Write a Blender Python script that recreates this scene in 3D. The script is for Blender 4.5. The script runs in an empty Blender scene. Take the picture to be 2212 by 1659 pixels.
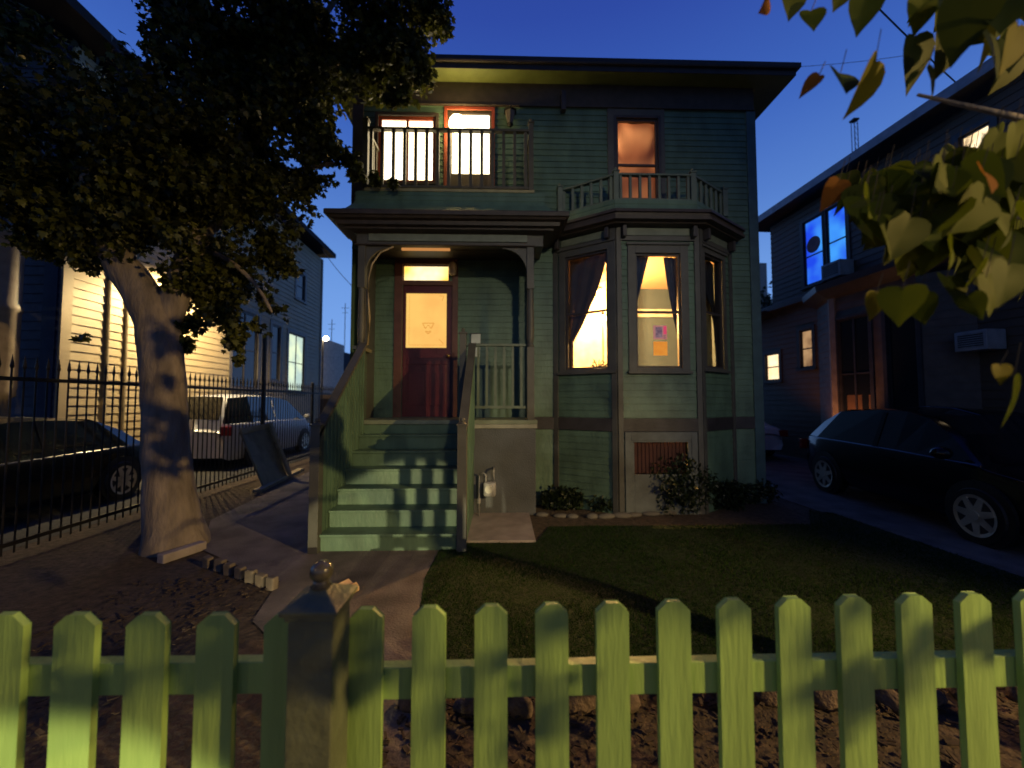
import bpy, math, random
from mathutils import Vector, Matrix, Euler, noise
R = math.radians
S = bpy.context.scene
col = S.collection
# ------------------------------------------------------------------ camera
FPX = 831.0; CW, CH = 2212.0, 1659.0; EYE = Vector((0, 0, 1.6))
cd = bpy.data.cameras.new("camera"); cam = bpy.data.objects.new("camera", cd); col.objects.link(cam)
cam.location = EYE
cam.rotation_euler = Euler((R(92.62), 0, R(-1.45)), 'XYZ')
cd.sensor_width = 36; cd.lens = FPX / CW * 36; cd.clip_end = 2000; cd.clip_start = 0.05
cd.dof.use_dof = True; cd.dof.focus_distance = 2.4; cd.dof.aperture_fstop = 1.15
S.camera = cam
RM = cam.rotation_euler.to_matrix()
def ray(px, py):
    return RM @ Vector(((px - CW / 2) / FPX, (CH / 2 - py) / FPX, -1))
def at(px, py, Y):                      # the point at depth Y seen at photo point (px, py)
    d = ray(px, py); return EYE + d * ((Y - EYE.y) / d.y)
def gnd(px, py, z=0.0):
    d = ray(px, py); return EYE + d * ((z - EYE.z) / d.z)
# ------------------------------------------------------------------ sky, exposure
w = bpy.data.worlds.new("World"); S.world = w; w.use_nodes = True
nt = w.node_tree; nt.nodes.clear()
o_ = nt.nodes.new('ShaderNodeOutputWorld'); bg = nt.nodes.new('ShaderNodeBackground')
tc = nt.nodes.new('ShaderNodeTexCoord'); sx = nt.nodes.new('ShaderNodeSeparateXYZ')
rp = nt.nodes.new('ShaderNodeValToRGB')
nt.links.new(tc.outputs['Generated'], sx.inputs[0]); nt.links.new(sx.outputs['Z'], rp.inputs[0])
# dusk: the afterglow is ahead, the sky behind the viewer is already dark
mr = nt.nodes.new('ShaderNodeMapRange'); mr.inputs['From Min'].default_value = -.25; mr.inputs['From Max'].default_value = .45
mr.inputs['To Min'].default_value = .27; mr.inputs['To Max'].default_value = 1.0
nt.links.new(sx.outputs['Y'], mr.inputs['Value'])
sc_ = nt.nodes.new('ShaderNodeVectorMath'); sc_.operation = 'SCALE'; nt.links.new(rp.outputs[0], sc_.inputs[0]); nt.links.new(mr.outputs[0], sc_.inputs['Scale'])
nt.links.new(sc_.outputs[0], bg.inputs[0]); nt.links.new(bg.outputs[0], o_.inputs[0])
cr = rp.color_ramp; cr.elements[0].position = 0.0; cr.elements[0].color = (.19, .36, .74, 1)
cr.elements[1].position = 1.0; cr.elements[1].color = (.008, .022, .15, 1)
for p_, c_ in ((.15, (.165, .33, .72)), (.30, (.125, .27, .64)), (.42, (.078, .185, .53)), (.56, (.042, .115, .44)), (.72, (.024, .060, .32))):
    e = cr.elements.new(p_); e.color = (*c_, 1)
bg.inputs[1].default_value = 1.15
S.view_settings.view_transform = 'Standard'; S.view_settings.look = 'None'
S.view_settings.exposure = 0.0; S.view_settings.gamma = 1.0
S.cycles.max_bounces = 5; S.cycles.use_denoising = True; S.cycles.sample_clamp_indirect = 4.0
random.seed(7)
# ------------------------------------------------------------------ materials
MATS = {}
def mat(name, c, rough=.6, metal=0, var=.25, scale=6, bump=.15, bscale=40, spec=.5, coat=0, sub=None, stretch=None):
    if name in MATS: return MATS[name]
    m = bpy.data.materials.new(name); m.use_nodes = True; t = m.node_tree; b = t.nodes['Principled BSDF']
    b.inputs['Roughness'].default_value = rough; b.inputs['Metallic'].default_value = metal
    b.inputs['Specular IOR Level'].default_value = spec; b.inputs['Coat Weight'].default_value = coat
    cx = t.nodes.new('ShaderNodeTexCoord')
    n = t.nodes.new('ShaderNodeTexNoise'); n.inputs['Scale'].default_value = scale; n.inputs['Detail'].default_value = 6
    if stretch:
        mp = t.nodes.new('ShaderNodeMapping'); mp.inputs['Scale'].default_value = stretch; t.links.new(cx.outputs['Object'], mp.inputs['Vector']); cx = mp; cx_o = mp.outputs[0]
    else: cx_o = cx.outputs['Object']
    t.links.new(cx_o, n.inputs['Vector'])
    r = t.nodes.new('ShaderNodeValToRGB')
    r.color_ramp.elements[0].position = .3; r.color_ramp.elements[1].position = .7
    c2 = sub or tuple(x * (1 - var) for x in c)
    r.color_ramp.elements[0].color = (*c2, 1)
    r.color_ramp.elements[1].color = (*(min(1, x * (1 + var * .6)) for x in c), 1)
    t.links.new(n.outputs['Fac'], r.inputs[0]); t.links.new(r.outputs[0], b.inputs['Base Color'])
    if bump:
        n2 = t.nodes.new('ShaderNodeTexNoise'); n2.inputs['Scale'].default_value = bscale; n2.inputs['Detail'].default_value = 4
        t.links.new(cx_o, n2.inputs['Vector'])
        bp = t.nodes.new('ShaderNodeBump'); bp.inputs['Strength'].default_value = bump; bp.inputs['Distance'].default_value = .02
        t.links.new(n2.outputs['Fac'], bp.inputs['Height']); t.links.new(bp.outputs[0], b.inputs['Normal'])
    MATS[name] = m; return m
def glow(name, c, s, c2=None, scale=2.0):       # emission for lit windows, lamps, posters and a room wall, slightly uneven
    if name in MATS: return MATS[name]
    m = bpy.data.materials.new(name); m.use_nodes = True; t = m.node_tree; t.nodes.clear()
    o = t.nodes.new('ShaderNodeOutputMaterial'); e = t.nodes.new('ShaderNodeEmission'); e.inputs[1].default_value = s
    e.inputs[0].default_value = (*c, 1)
    if c2:
        cx = t.nodes.new('ShaderNodeTexCoord'); n = t.nodes.new('ShaderNodeTexNoise'); n.inputs['Scale'].default_value = scale
        r = t.nodes.new('ShaderNodeValToRGB'); r.color_ramp.elements[0].position = .35; r.color_ramp.elements[1].position = .65
        r.color_ramp.elements[0].color = (*c, 1); r.color_ramp.elements[1].color = (*c2, 1)
        t.links.new(cx.outputs['Object'], n.inputs['Vector']); t.links.new(n.outputs['Fac'], r.inputs[0]); t.links.new(r.outputs[0], e.inputs[0])
    t.links.new(e.outputs[0], o.inputs[0]); MATS[name] = m; return m
def glassmat(name, tint=(.9, .95, 1), refl=.05):
    if name in MATS: return MATS[name]
    m = bpy.data.materials.new(name); m.use_nodes = True; t = m.node_tree; t.nodes.clear()
    o = t.nodes.new('ShaderNodeOutputMaterial'); a = t.nodes.new('ShaderNodeBsdfTransparent'); a.inputs[0].default_value = (*tint, 1)
    g = t.nodes.new('ShaderNodeBsdfGlossy'); g.inputs['Roughness'].default_value = .02
    mx = t.nodes.new('ShaderNodeMixShader'); mx.inputs[0].default_value = refl
    t.links.new(a.outputs[0], mx.inputs[1]); t.links.new(g.outputs[0], mx.inputs[2]); t.links.new(mx.outputs[0], o.inputs[0])
    MATS[name] = m; return m
def leafmat(name, c, c2, trans=.4, rough=.42, spec=.5):
    if name in MATS: return MATS[name]
    m = bpy.data.materials.new(name); m.use_nodes = True; t = m.node_tree; t.nodes.clear()
    o = t.nodes.new('ShaderNodeOutputMaterial'); d = t.nodes.new('ShaderNodeBsdfPrincipled'); tr = t.nodes.new('ShaderNodeBsdfTranslucent')
    d.inputs['Roughness'].default_value = rough; d.inputs['Specular IOR Level'].default_value = spec
    g = t.nodes.new('ShaderNodeNewGeometry'); r = t.nodes.new('ShaderNodeValToRGB')
    r.color_ramp.elements[0].color = (*c, 1); r.color_ramp.elements[1].color = (*c2, 1)
    t.links.new(g.outputs['Random Per Island'], r.inputs[0])
    t.links.new(r.outputs[0], d.inputs['Base Color']); t.links.new(r.outputs[0], tr.inputs[0])
    mx = t.nodes.new('ShaderNodeMixShader'); mx.inputs[0].default_value = trans
    t.links.new(d.outputs[0], mx.inputs[1]); t.links.new(tr.outputs[0], mx.inputs[2]); t.links.new(mx.outputs[0], o.inputs[0])
    MATS[name] = m; return m
GREEN = mat('green_paint', (.10, .175, .125), .5, var=.30, scale=5, bscale=25, bump=.25, stretch=(1, 1, .45))
TRIM = mat('slate_trim_paint', (.085, .085, .08), .5, var=.2, scale=5)
DARKT = mat('dark_trim_paint', (.045, .04, .045), .45, var=.3)
BROWN = mat('brown_cornice_paint', (.055, .042, .036), .55, var=.3, scale=8)
SOFF = mat('soffit_paint', (.14, .17, .05), .6, var=.15)
PICK = mat('lime_green_fence_paint', (.27, .43, .13), .45, var=.15, scale=14, bump=.22, bscale=60, stretch=(1, 1, .12))
POSTM = mat('weathered_post_paint', (.125, .14, .085), .45, var=.25, scale=14, bump=.3)
REDP = mat('dark_red_paint', (.09, .012, .02), .4, var=.25)
CONC = mat('concrete', (.16, .135, .13), .85, var=.5, scale=2.6, bump=.5, bscale=60)
CONC2 = mat('pale_concrete', (.34, .29, .29), .85, var=.25, scale=5, bump=.4, bscale=60)
STUC = mat('grey_stucco', (.095, .105, .13), .8, var=.22, scale=3, bump=.5, bscale=50)
SOIL = mat('soil', (.075, .052, .038), .95, var=.6, scale=14, bump=1, bscale=30)
ASPH = mat('asphalt', (.045, .045, .048), .85, var=.35, scale=6, bump=.6, bscale=90)
GLASS = glassmat('window_glass'); DGLASS = mat('dark_window_glass', (.012, .014, .02), .08, var=.1, bump=0)
METAL = mat('dark_iron', (.018, .016, .016), .45, metal=.3, var=.3)
BLACK = mat('black_plastic', (.012, .012, .012), .5)
# ------------------------------------------------------------------ mesh helpers
ORG = {}
def V(*a): return Vector(a)
class MB:
    def __init__(s): s.v = []; s.f = []
    def quad(s, a, b, c, d):
        n = len(s.v); s.v += [V(*a), V(*b), V(*c), V(*d)]; s.f.append((n, n + 1, n + 2, n + 3)); return s
    def poly(s, pts):
        n = len(s.v); s.v += [V(*p) for p in pts]; s.f.append(tuple(range(n, n + len(pts)))); return s
    def hexa(s, p):                                # 8 corners: bottom 4, top 4
        n = len(s.v); s.v += [V(*q) for q in p]
        for f in ((0, 3, 2, 1), (4, 5, 6, 7), (0, 1, 5, 4), (1, 2, 6, 5), (2, 3, 7, 6), (3, 0, 4, 7)): s.f.append(tuple(n + i for i in f))
        return s
    def box(s, x0, x1, y0, y1, z0, z1):
        return s.hexa([(x0, y0, z0), (x1, y0, z0), (x1, y1, z0), (x0, y1, z0), (x0, y0, z1), (x1, y0, z1), (x1, y1, z1), (x0, y1, z1)])
    def prism(s, pts, off):                        # planar outline extruded by vector off
        n = len(s.v); k = len(pts); off = V(*off)
        s.v += [V(*p) for p in pts] + [V(*p) + off for p in pts]
        s.f.append(tuple(range(n, n + k))); s.f.append(tuple(range(n + 2 * k - 1, n + k - 1, -1)))
        for i in range(k):
            j = (i + 1) % k; s.f.append((n + i, n + j, n + k + j, n + k + i))
        return s
    def tube(s, pts, rad, seg=8, cap=True):
        pts = [V(*p) for p in pts]; rr = rad if isinstance(rad, (list, tuple)) else [rad] * len(pts)
        n0 = len(s.v); up = V(0, 0, 1)
        for i, p in enumerate(pts):
            t = (pts[min(i + 1, len(pts) - 1)] - pts[max(i - 1, 0)]); t.normalize()
            a = t.cross(up);
            if a.length < .05: a = t.cross(V(1, 0, 0))
            a.normalize(); b = t.cross(a)
            for k in range(seg):
                an = 2 * math.pi * k / seg; s.v.append(p + (a * math.cos(an) + b * math.sin(an)) * rr[i])
        for i in range(len(pts) - 1):
            for k in range(seg):
                k2 = (k + 1) % seg; q = n0 + i * seg; s.f.append((q + k, q + k2, q + seg + k2, q + seg + k))
        if cap:
            s.f.append(tuple(n0 + k for k in range(seg))[::-1]); q = n0 + (len(pts) - 1) * seg; s.f.append(tuple(q + k for k in range(seg)))
        return s
    def lathe(s, c, prof, seg=16):                 # prof: (radius, z)
        return s.tube([(c[0], c[1], c[2] + z) for r, z in prof], [max(r, .0005) for r, z in prof], seg)
    def sphere(s, c, r, seg=14, rings=8, sq=(1, 1, 1)):
        n0 = len(s.v)
        for i in range(rings + 1):
            th = math.pi * i / rings
            for k in range(seg):
                an = 2 * math.pi * k / seg
                s.v.append(V(c[0] + sq[0] * r * math.sin(th) * math.cos(an), c[1] + sq[1] * r * math.sin(th) * math.sin(an), c[2] + sq[2] * r * math.cos(th)))
        for i in range(rings):
            for k in range(seg):
                k2 = (k + 1) % seg; q = n0 + i * seg; s.f.append((q + k, q + seg + k, q + seg + k2, q + k2))
        return s
    def build(s, name, m, parent=None, smooth=False, origin=None, bevel=0):
        me = bpy.data.meshes.new(name)
        og = ORG[parent.name] if parent is not None else V(*(origin or (0, 0, 0)))
        me.from_pydata([tuple(p - og) for p in s.v], [], s.f); me.update()
        me.materials.append(m)
        if smooth: me.polygons.foreach_set('use_smooth', [True] * len(me.polygons))
        o = bpy.data.objects.new(name, me); col.objects.link(o)
        if parent is not None: o.parent = parent
        else: o.location = og
        ORG[o.name] = og
        if bevel:
            b = o.modifiers.new('bevel', 'BEVEL'); b.width = bevel; b.segments = 2; b.limit_method = 'ANGLE'
        return o
def tag(o, label=None, cat=None, group=None, kind=None):
    if label: o['label'] = label
    if cat: o['category'] = cat
    if group: o['group'] = group
    if kind: o['kind'] = kind
    return o
def thing(name, loc, label, cat, group=None):
    o = bpy.data.objects.new(name, None); col.objects.link(o); o.location = loc; o.empty_display_size = .2
    ORG[o.name] = V(*loc); return tag(o, label, cat, group)
def kids(o): return [c for c in bpy.data.objects if c.parent == o]
def copy_tree(o, parent=None):
    c = o.copy(); col.objects.link(c); c.parent = parent; ORG[c.name] = ORG[o.name]
    for k in kids(o): copy_tree(k, c)
    return c
def struct(o): o['kind'] = 'structure'; return o
class Wall:                                        # vertical plane through plan points A -> B, outward normal on the right hand of A->B
    def __init__(s, A, B):
        s.A = V(A[0], A[1], 0); d = V(B[0], B[1], 0) - s.A; s.L = d.length; s.e = d / s.L; s.n = V(s.e.y, -s.e.x, 0)
    def p(s, u, z, d=0): q = s.A + s.e * u + s.n * d; q.z = z; return q
    def hit(s, px, py, d=0):
        r = ray(px, py); o = s.A + s.n * d; t = (o - EYE).dot(s.n) / r.dot(s.n); q = EYE + r * t
        return (q - o).dot(s.e), q.z
    def u(s, px, d=0): return s.hit(px, 868, d)[0]
    def z(s, px, py, d=0): return s.hit(px, py, d)[1]
    def box(s, mb, u0, u1, z0, z1, d0, d1):
        return mb.hexa([s.p(u0, z0, d1), s.p(u1, z0, d1), s.p(u1, z0, d0), s.p(u0, z0, d0), s.p(u0, z1, d1), s.p(u1, z1, d1), s.p(u1, z1, d0), s.p(u0, z1, d0)])
    def laps(s, mb, z0, z1, holes=(), lap=.105, dep=.012, u0=0, u1=None):
        u1 = s.L if u1 is None else u1; zs = z0
        k = math.floor(z0 / lap)
        while k * lap < z1 - 1e-4:
            a = max(z0, k * lap); b = min(z1, (k + 1) * lap)
            cuts = sorted(set([a, b] + [z for h in holes for z in (h[2], h[3]) if a < z < b]))
            for c0, c1 in zip(cuts, cuts[1:]):
                seg = [(u0, u1)]; zm = (c0 + c1) / 2
                for h in holes:
                    if h[2] <= zm <= h[3]:
                        nseg = []
                        for q in seg:
                            if h[1] <= q[0] or h[0] >= q[1]: nseg.append(q); continue
                            if h[0] > q[0]: nseg.append((q[0], h[0]))
                            if h[1] < q[1]: nseg.append((h[1], q[1]))
                        seg = nseg
                da = dep * (1 - (c0 - k * lap) / lap); db = dep * (1 - (c1 - k * lap) / lap)
                for q in seg:
                    mb.quad(s.p(q[0], c0, da), s.p(q[1], c0, da), s.p(q[1], c1, db), s.p(q[0], c1, db))
                    if abs(c0 - k * lap) < 1e-4: mb.quad(s.p(q[0], c0, 0), s.p(q[1], c0, 0), s.p(q[1], c0, da), s.p(q[0], c0, da))
            k += 1
        return mb
    def frame(s, mb, u0, u1, z0, z1, w, d0, d1, wt=None, wb=None):     # rectangular frame, w inwards, verticals run full height
        wt = w if wt is None else wt; wb = w if wb is None else wb
        s.box(mb, u0, u0 + w, z0, z1, d0, d1); s.box(mb, u1 - w, u1, z0, z1, d0, d1)
        if wt: s.box(mb, u0 + w, u1 - w, z1 - wt, z1, d0, d1)
        if wb: s.box(mb, u0 + w, u1 - w, z0, z0 + wb, d0, d1)
        return mb
def sweep(mb, plan, prof):                         # plan: open polyline (x,y); prof: (offset outwards = right of travel, z)
    P = [V(a, b, 0) for a, b in plan]; rows = []
    for d, z in prof:
        row = []
        for i, p in enumerate(P):
            ns = []
            if i > 0: e = (p - P[i - 1]).normalized(); ns.append(V(e.y, -e.x, 0))
            if i < len(P) - 1: e = (P[i + 1] - p).normalized(); ns.append(V(e.y, -e.x, 0))
            n = sum(ns, V(0, 0, 0)); n.normalize(); k = d / max(.3, n.dot(ns[0])); q = p + n * k; q.z = z; row.append(q)
        rows.append(row)
    for i in range(len(rows) - 1):
        for j in range(len(P) - 1):
            mb.quad(rows[i][j], rows[i][j + 1], rows[i + 1][j + 1], rows[i + 1][j])
    return mb
def pointlight(name, loc, power, c, r=.06, parent=None):
    l = bpy.data.lights.new(name, 'POINT'); l.energy = power; l.color = c; l.shadow_soft_size = r
    o = bpy.data.objects.new(name, l); col.objects.link(o)
    if parent is not None: o.parent = parent; o.location = V(*loc) - ORG[parent.name]
    else: o.location = loc
    return o
def spot(name, loc, target, power, c, ang, blend=.3, r=.08, parent=None):
    l = bpy.data.lights.new(name, 'SPOT'); l.energy = power; l.color = c; l.shadow_soft_size = r; l.spot_size = R(ang); l.spot_blend = blend
    o = bpy.data.objects.new(name, l); col.objects.link(o)
    d = V(*target) - V(*loc); o.rotation_euler = d.to_track_quat('-Z', 'Y').to_euler()
    if parent is not None: o.parent = parent; o.location = V(*loc) - ORG[parent.name]
    else: o.location = loc
    return o
# ------------------------------------------------------------------ street lamps behind the camera
SODIUM = (1.0, .66, .22)
def street_lamp(x, y, h, label, target, power, ang, blend, r, c):
    t = thing('street_lamp', (x, y, 0), label, 'street lamp')
    MB().tube([(x, y, 0), (x, y, h + .25)], [.09, .05], 10).build('pole', METAL, t)
    d = V(target[0] - x, target[1] - y, 0).normalized() * .5
    MB().tube([(x, y, h + .2), (x + d.x, y + d.y, h + .3)], .035, 8).build('arm', METAL, t)
    hx, hy = x + d.x, y + d.y
    MB().lathe((hx, hy, h + .1), [(.03, .22), (.09, .2), (.2, .05), (.21, .02)], 14).build('lamp_shade', METAL, t)
    MB().sphere((hx, hy, h + .08), .08).build('bulb', glow('sodium_bulb', SODIUM, 8), t)
    spot('lamp_light', (hx, hy, h - .03), target, power, c, ang, blend, r, t)
    return t
FRONT_LAMPS = [
    (7.2, -2.6, 3.4, 'black street lamp at the right on the near pavement behind the viewer', (1.2, 1.15, .5), 2700, 66, .8, .05, SODIUM),
    (-6.0, -2.8, 3.6, 'black street lamp at the left on the near pavement behind the viewer', (-.6, 1.15, .5), 70, 56, .8, .05, SODIUM),
    (-1.7, -8.2, .60, 'low black lamp added across the street in place of car headlights', (-1.15, 4.2, -.44), 4300, 12.5, .12, .06, (.95, .80, .40)),  # low lamp stands in for the headlights that light the stairs
    (3.4, -9.0, 6.2, 'tall black street lamp across the street behind the viewer', (1.0, 6.05, 2.7), 1900, 34, 1.0, .25, (1.0, .84, .55)),
]
for a in FRONT_LAMPS: street_lamp(*a)
# ------------------------------------------------------------------ ground
struct(MB().quad((-400, -60, 0), (400, -60, 0), (400, 900, 0), (-400, 900, 0)).build('ground', SOIL))
struct(MB().quad((-60, -40, .004), (60, -40, .004), (60, -2.2, .004), (-60, -2.2, .004)).build('road', ASPH))
mb = MB(); mb.box(-60, 60, -2.2, -2.05, -.05, .06); struct(mb.build('kerb', CONC2))
struct(MB().quad((-60, -2.05, .006), (60, -2.05, .006), (60, .95, .006), (-60, .95, .006)).build('pavement', CONC))
def gpoly(pts, z): return MB().poly([tuple(gnd(x, y)[:2]) + (z,) for x, y in pts])
pts = [(890, 1700), (893, 1430), (905, 1330), (918, 1250), (950, 1188), (700, 1186), (760, 1000), (706, 1000), (560, 1075), (455, 1125), (437, 1190), (600, 1262), (545, 1345), (620, 1420), (630, 1700)]
struct(gpoly(pts, .012).build('garden_path', CONC))
struct(MB().quad((-20, 1.5, .004), (-5.25, 1.5, .004), (-6.1, 40, .004), (-20, 40, .004)).build('left_driveway', ASPH))
struct(MB().poly([(4.72, .95, .010), (9.0, .95, .010), (8.3, 30, .010), (4.55, 30, .010), (4.6, 6, .010)]).build('right_driveway', CONC))
slab = MB().box(-.41, .38, 4.42, 5.5, 0, .035).build('concrete_slab', CONC2, origin=(0, 4.9, 0)); slab['kind'] = 'structure'
# lawn: sheet and blades
LX0, LX1, LY0, LY1 = -.55, 4.72, 2.2, 4.95
LG = mat('lawn_soil', (.012, .024, .006), .95, var=.5, scale=9, bump=1, bscale=60)
lp = [tuple(gnd(x, y)[:2]) for x, y in ((893, 1470), (905, 1330), (918, 1250), (950, 1190))]
lawn = lp + [(-.40, 4.4), (.38, 4.4), (.6, 4.95), (3.98, 4.95), (4.5, 5.6), (4.71, 5.4), (4.71, 2.15)]
struct(MB().poly([(x, y, .016) for x, y in lawn]).build('lawn', LG))
def inpoly(x, y, P):
    c = False; j = len(P) - 1
    for i in range(len(P)):
        if (P[i][1] > y) != (P[j][1] > y) and x < (P[j][0] - P[i][0]) * (y - P[i][1]) / (P[j][1] - P[i][1]) + P[i][0]: c = not c
        j = i
    return c
rg = random.Random(3); mb = MB(); vv = []; ff = []
while len(ff) < 90000:
    x = rg.uniform(-.8, 4.72); y = 2.1 + 3.5 * rg.random() ** 1.5
    if not inpoly(x, y, lawn): continue
    h = rg.uniform(.012, .034) * (.75 + .6 * noise.noise(V(x * 2, y * 2, 0))); a = rg.uniform(0, 6.28); wd = rg.uniform(.002, .004)
    dx, dy = math.cos(a) * wd, math.sin(a) * wd; lx, ly = rg.uniform(-.03, .03), rg.uniform(-.03, .03); n = len(vv)
    vv += [(x - dx, y - dy, .016), (x + dx, y + dy, .016), (x + lx, y + ly, .016 + h)]; ff.append((n, n + 1, n + 2))
me = bpy.data.meshes.new('grass'); me.from_pydata(vv, [], ff); me.materials.append(leafmat('grass_blades', (.010, .032, .004), (.022, .050, .006), .2, .7, .1))
g = bpy.data.objects.new('grass', me); col.objects.link(g)
tag(g, 'short dark green lawn grass between the fence and the house', 'grass', kind='stuff')
# ------------------------------------------------------------------ green house
HX0, HX1, YW, YP, YD = -2.38, 4.14, 6.05, 5.5, 6.45
FL = 1.34
H = thing('green_house', (.8, 9, 0), 'two storey green clapboard house with lit windows, porch and bay window', 'house')
Mw = Wall((HX0, YW), (HX1, YW))
def hu(px, py=330): return Mw.hit(px, py)[0]
def hz(py, px=1100): return Mw.z(px, py)
# openings in the front wall plane: u0,u1,z0,z1
bw = (hu(817), hu(941), hz(398), hz(256)); bd = (hu(966), hu(1062), 4.5, hz(242)); rw = (hu(1331), hu(1421), hz(428), hz(252))
porch_hole = (.0, .46 - HX0, 0, 4.0); bay_hole = (.87 - HX0, 3.64 - HX0, 0, 4.3)
mb = MB(); Mw.laps(mb, 0, 6.42, [bw, bd, rw, porch_hole, bay_hole], lap=.098)
mb.build('siding', GREEN, H)
mb = MB(); mb.quad((HX0, YW, 0), (HX0, 17, 0), (HX0, 17, 6.75), (HX0, YW, 6.75)); mb.quad((HX1, YW, 0), (HX1, 17, 0), (HX1, 17, 6.75), (HX1, YW, 6.75))
mb.quad((HX0, 17, 0), (HX1, 17, 0), (HX1, 17, 6.75), (HX0, 17, 6.75)); mb.build('side_wall', GREEN, H)
mb = MB(); mb.quad((HX0, YW + .02, 4.22), (HX1, YW + .02, 4.22), (HX1, 17, 4.22), (HX0, 17, 4.22)); mb.quad((HX0, YD, FL), (HX1, YD, FL), (HX1, 17, FL), (HX0, 17, FL))
mb.build('floor', DARKT, H)
# frieze, corner boards, belt
mb = MB(); Mw.box(mb, 0, Mw.L, 6.405, 6.78, 0, .03); Mw.box(mb, 0, Mw.L, 6.38, 6.405, 0, .05); mb.build('frieze', BROWN, H, bevel=.004)
mb = MB(); Mw.box(mb, hu(1612), Mw.L + .02, 0, 6.38, .0, .028); mb.build('corner_board', mat('blue_trim_paint', (.06, .12, .14), .5), H, bevel=.004)
mb = MB(); Mw.box(mb, -.02, .15, 4.6, 6.38, .0, .028); mb.build('corner_board', DARKT, H, bevel=.004)
for q_ in ((3.66 - HX0, hu(1612)), (.48 - HX0, .84 - HX0)): mb = MB(); Mw.box(mb, q_[0], q_[1], 1.17, 1.36, 0, .03); mb.build('belt_board', DARKT, H, bevel=.004)
mb = MB(); Mw.box(mb, hu(1211), hu(1221), 6.28, 6.6, .03, .12); mb.build('frieze_bracket', DARKT, H, bevel=.004)
# roof
RX0, RX1, RY = -2.80, 4.64, 5.76
mb = MB(); mb.quad((RX0, RY, 6.77), (RX1, RY, 6.77), (RX1, YW, 6.77), (RX0, YW, 6.77)); mb.quad((RX0, YW, 6.77), (HX0, YW, 6.77), (HX0, 17.4, 6.77), (RX0, 17.4, 6.77)); mb.quad((HX1, YW, 6.77), (RX1, YW, 6.77), (RX1, 17.4, 6.77), (HX1, 17.4, 6.77))
mb.build('soffit', SOFF, H)
mb = MB(); sweep(mb, [(RX0, 17.4), (RX0, RY), (RX1, RY), (RX1, 17.4)], [(0, 6.765), (.01, 6.765), (.01, 6.85), (.05, 6.85), (.06, 6.87), (.06, 6.935), (.02, 6.945), (-.2, 6.955)])
mb.build('fascia', mat('fascia_paint', (.045, .038, .042), .5), H)
mb = MB(); a, b, c, d = (RX0, RY, 6.945), (RX1, RY, 6.945), (RX1, 17.4, 6.945), (RX0, 17.4, 6.945); r0, r1 = (.92, 9.5, 8.8), (.92, 13.8, 8.8)
mb.poly([a, b, r0]); mb.poly([b, c, r1, r0]); mb.poly([c, d, r1]); mb.poly([d, a, r0, r1]); mb.build('roof', mat('roof_shingles', (.04, .037, .037), .9, bump=1), H)
# --- windows
WARMW = glow('bright_warm_window', (1.0, .78, .42), 5.0, (1.0, .86, .55))
def window(W, parent, u0, u1, z0, z1, name='window', casing=.10, cm=TRIM, sm=DARKT, rail=None, mull=None, inset=.05, head=.03, sill=True, pane=None, sash=.035, label=None):
    f = MB(); W.frame(f, u0 - casing, u1 + casing, z0 - casing * .4, z1 + casing, casing, 0, .032, wt=casing, wb=casing * .4)
    fr = f.build(name, cm, parent, bevel=.003)
    if label: fr['label'] = label
    if head: m2 = MB(); W.box(m2, u0 - casing - .02, u1 + casing + .02, z1 + casing, z1 + casing + .035, 0, .06); m2.build('window_head', cm, fr, bevel=.003)
    if sill: m2 = MB(); W.box(m2, u0 - casing - .02, u1 + casing + .02, z0 - casing * .4 - .04, z0 - casing * .4, 0, .07); m2.build('sill', cm, fr, bevel=.003)
    s = MB(); W.frame(s, u0, u1, z0, z1, sash, -inset, -.005)
    if rail is not None: W.box(s, u0 + sash, u1 - sash, rail - .016, rail + .016, -inset, -.012)
    if mull is not None: W.box(s, mull - .02, mull + .02, z0 + sash, z1 - sash, -inset, -.010)
    s.build('sash', sm, fr)
    p = MB(); p.quad(W.p(u0 + sash * .5, z0 + sash * .5, -.035), W.p(u1 - sash * .5, z0 + sash * .5, -.035), W.p(u1 - sash * .5, z1 - sash * .5, -.035), W.p(u0 + sash * .5, z1 - sash * .5, -.035))
    p.build('pane', pane or GLASS, fr)
    j = MB(); W.frame(j, u0 - .004, u1 + .004, z0 - .004, z1 + .004, .004, -.12, -.002); j.build('jamb', sm, fr)
    return fr
REDW = mat('red_window_paint', (.30, .06, .03), .5)
window(Mw, H, *bw, casing=.05, cm=BROWN, sm=REDW, mull=(bw[0] + bw[1]) / 2, pane=WARMW, head=0, sash=.05, label='bright pair of narrow windows behind the balcony railing')
# balcony door
f = MB(); Mw.frame(f, bd[0] - .05, bd[1] + .05, 4.5, bd[3] + .06, .05, 0, .03, wb=0); dd = f.build('balcony_door', REDW, H, bevel=.003)
gz0, gz1 = hz(376), hz(247); gu0, gu1 = hu(976), hu(1057)
f = MB(); Mw.box(f, bd[0], gu0, 4.5, bd[3], -.05, -.01); Mw.box(f, gu1, bd[1], 4.5, bd[3], -.05, -.01); Mw.box(f, gu0, gu1, 4.5, gz0, -.05, -.01); Mw.box(f, gu0, gu1, gz1, bd[3], -.05, -.01); f.build('door_leaf', BROWN, dd)
f = MB(); f.quad(Mw.p(gu0, gz0, -.04), Mw.p(gu1, gz0, -.04), Mw.p(gu1, gz1, -.04), Mw.p(gu0, gz1, -.04)); f.build('pane', WARMW, dd)
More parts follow.
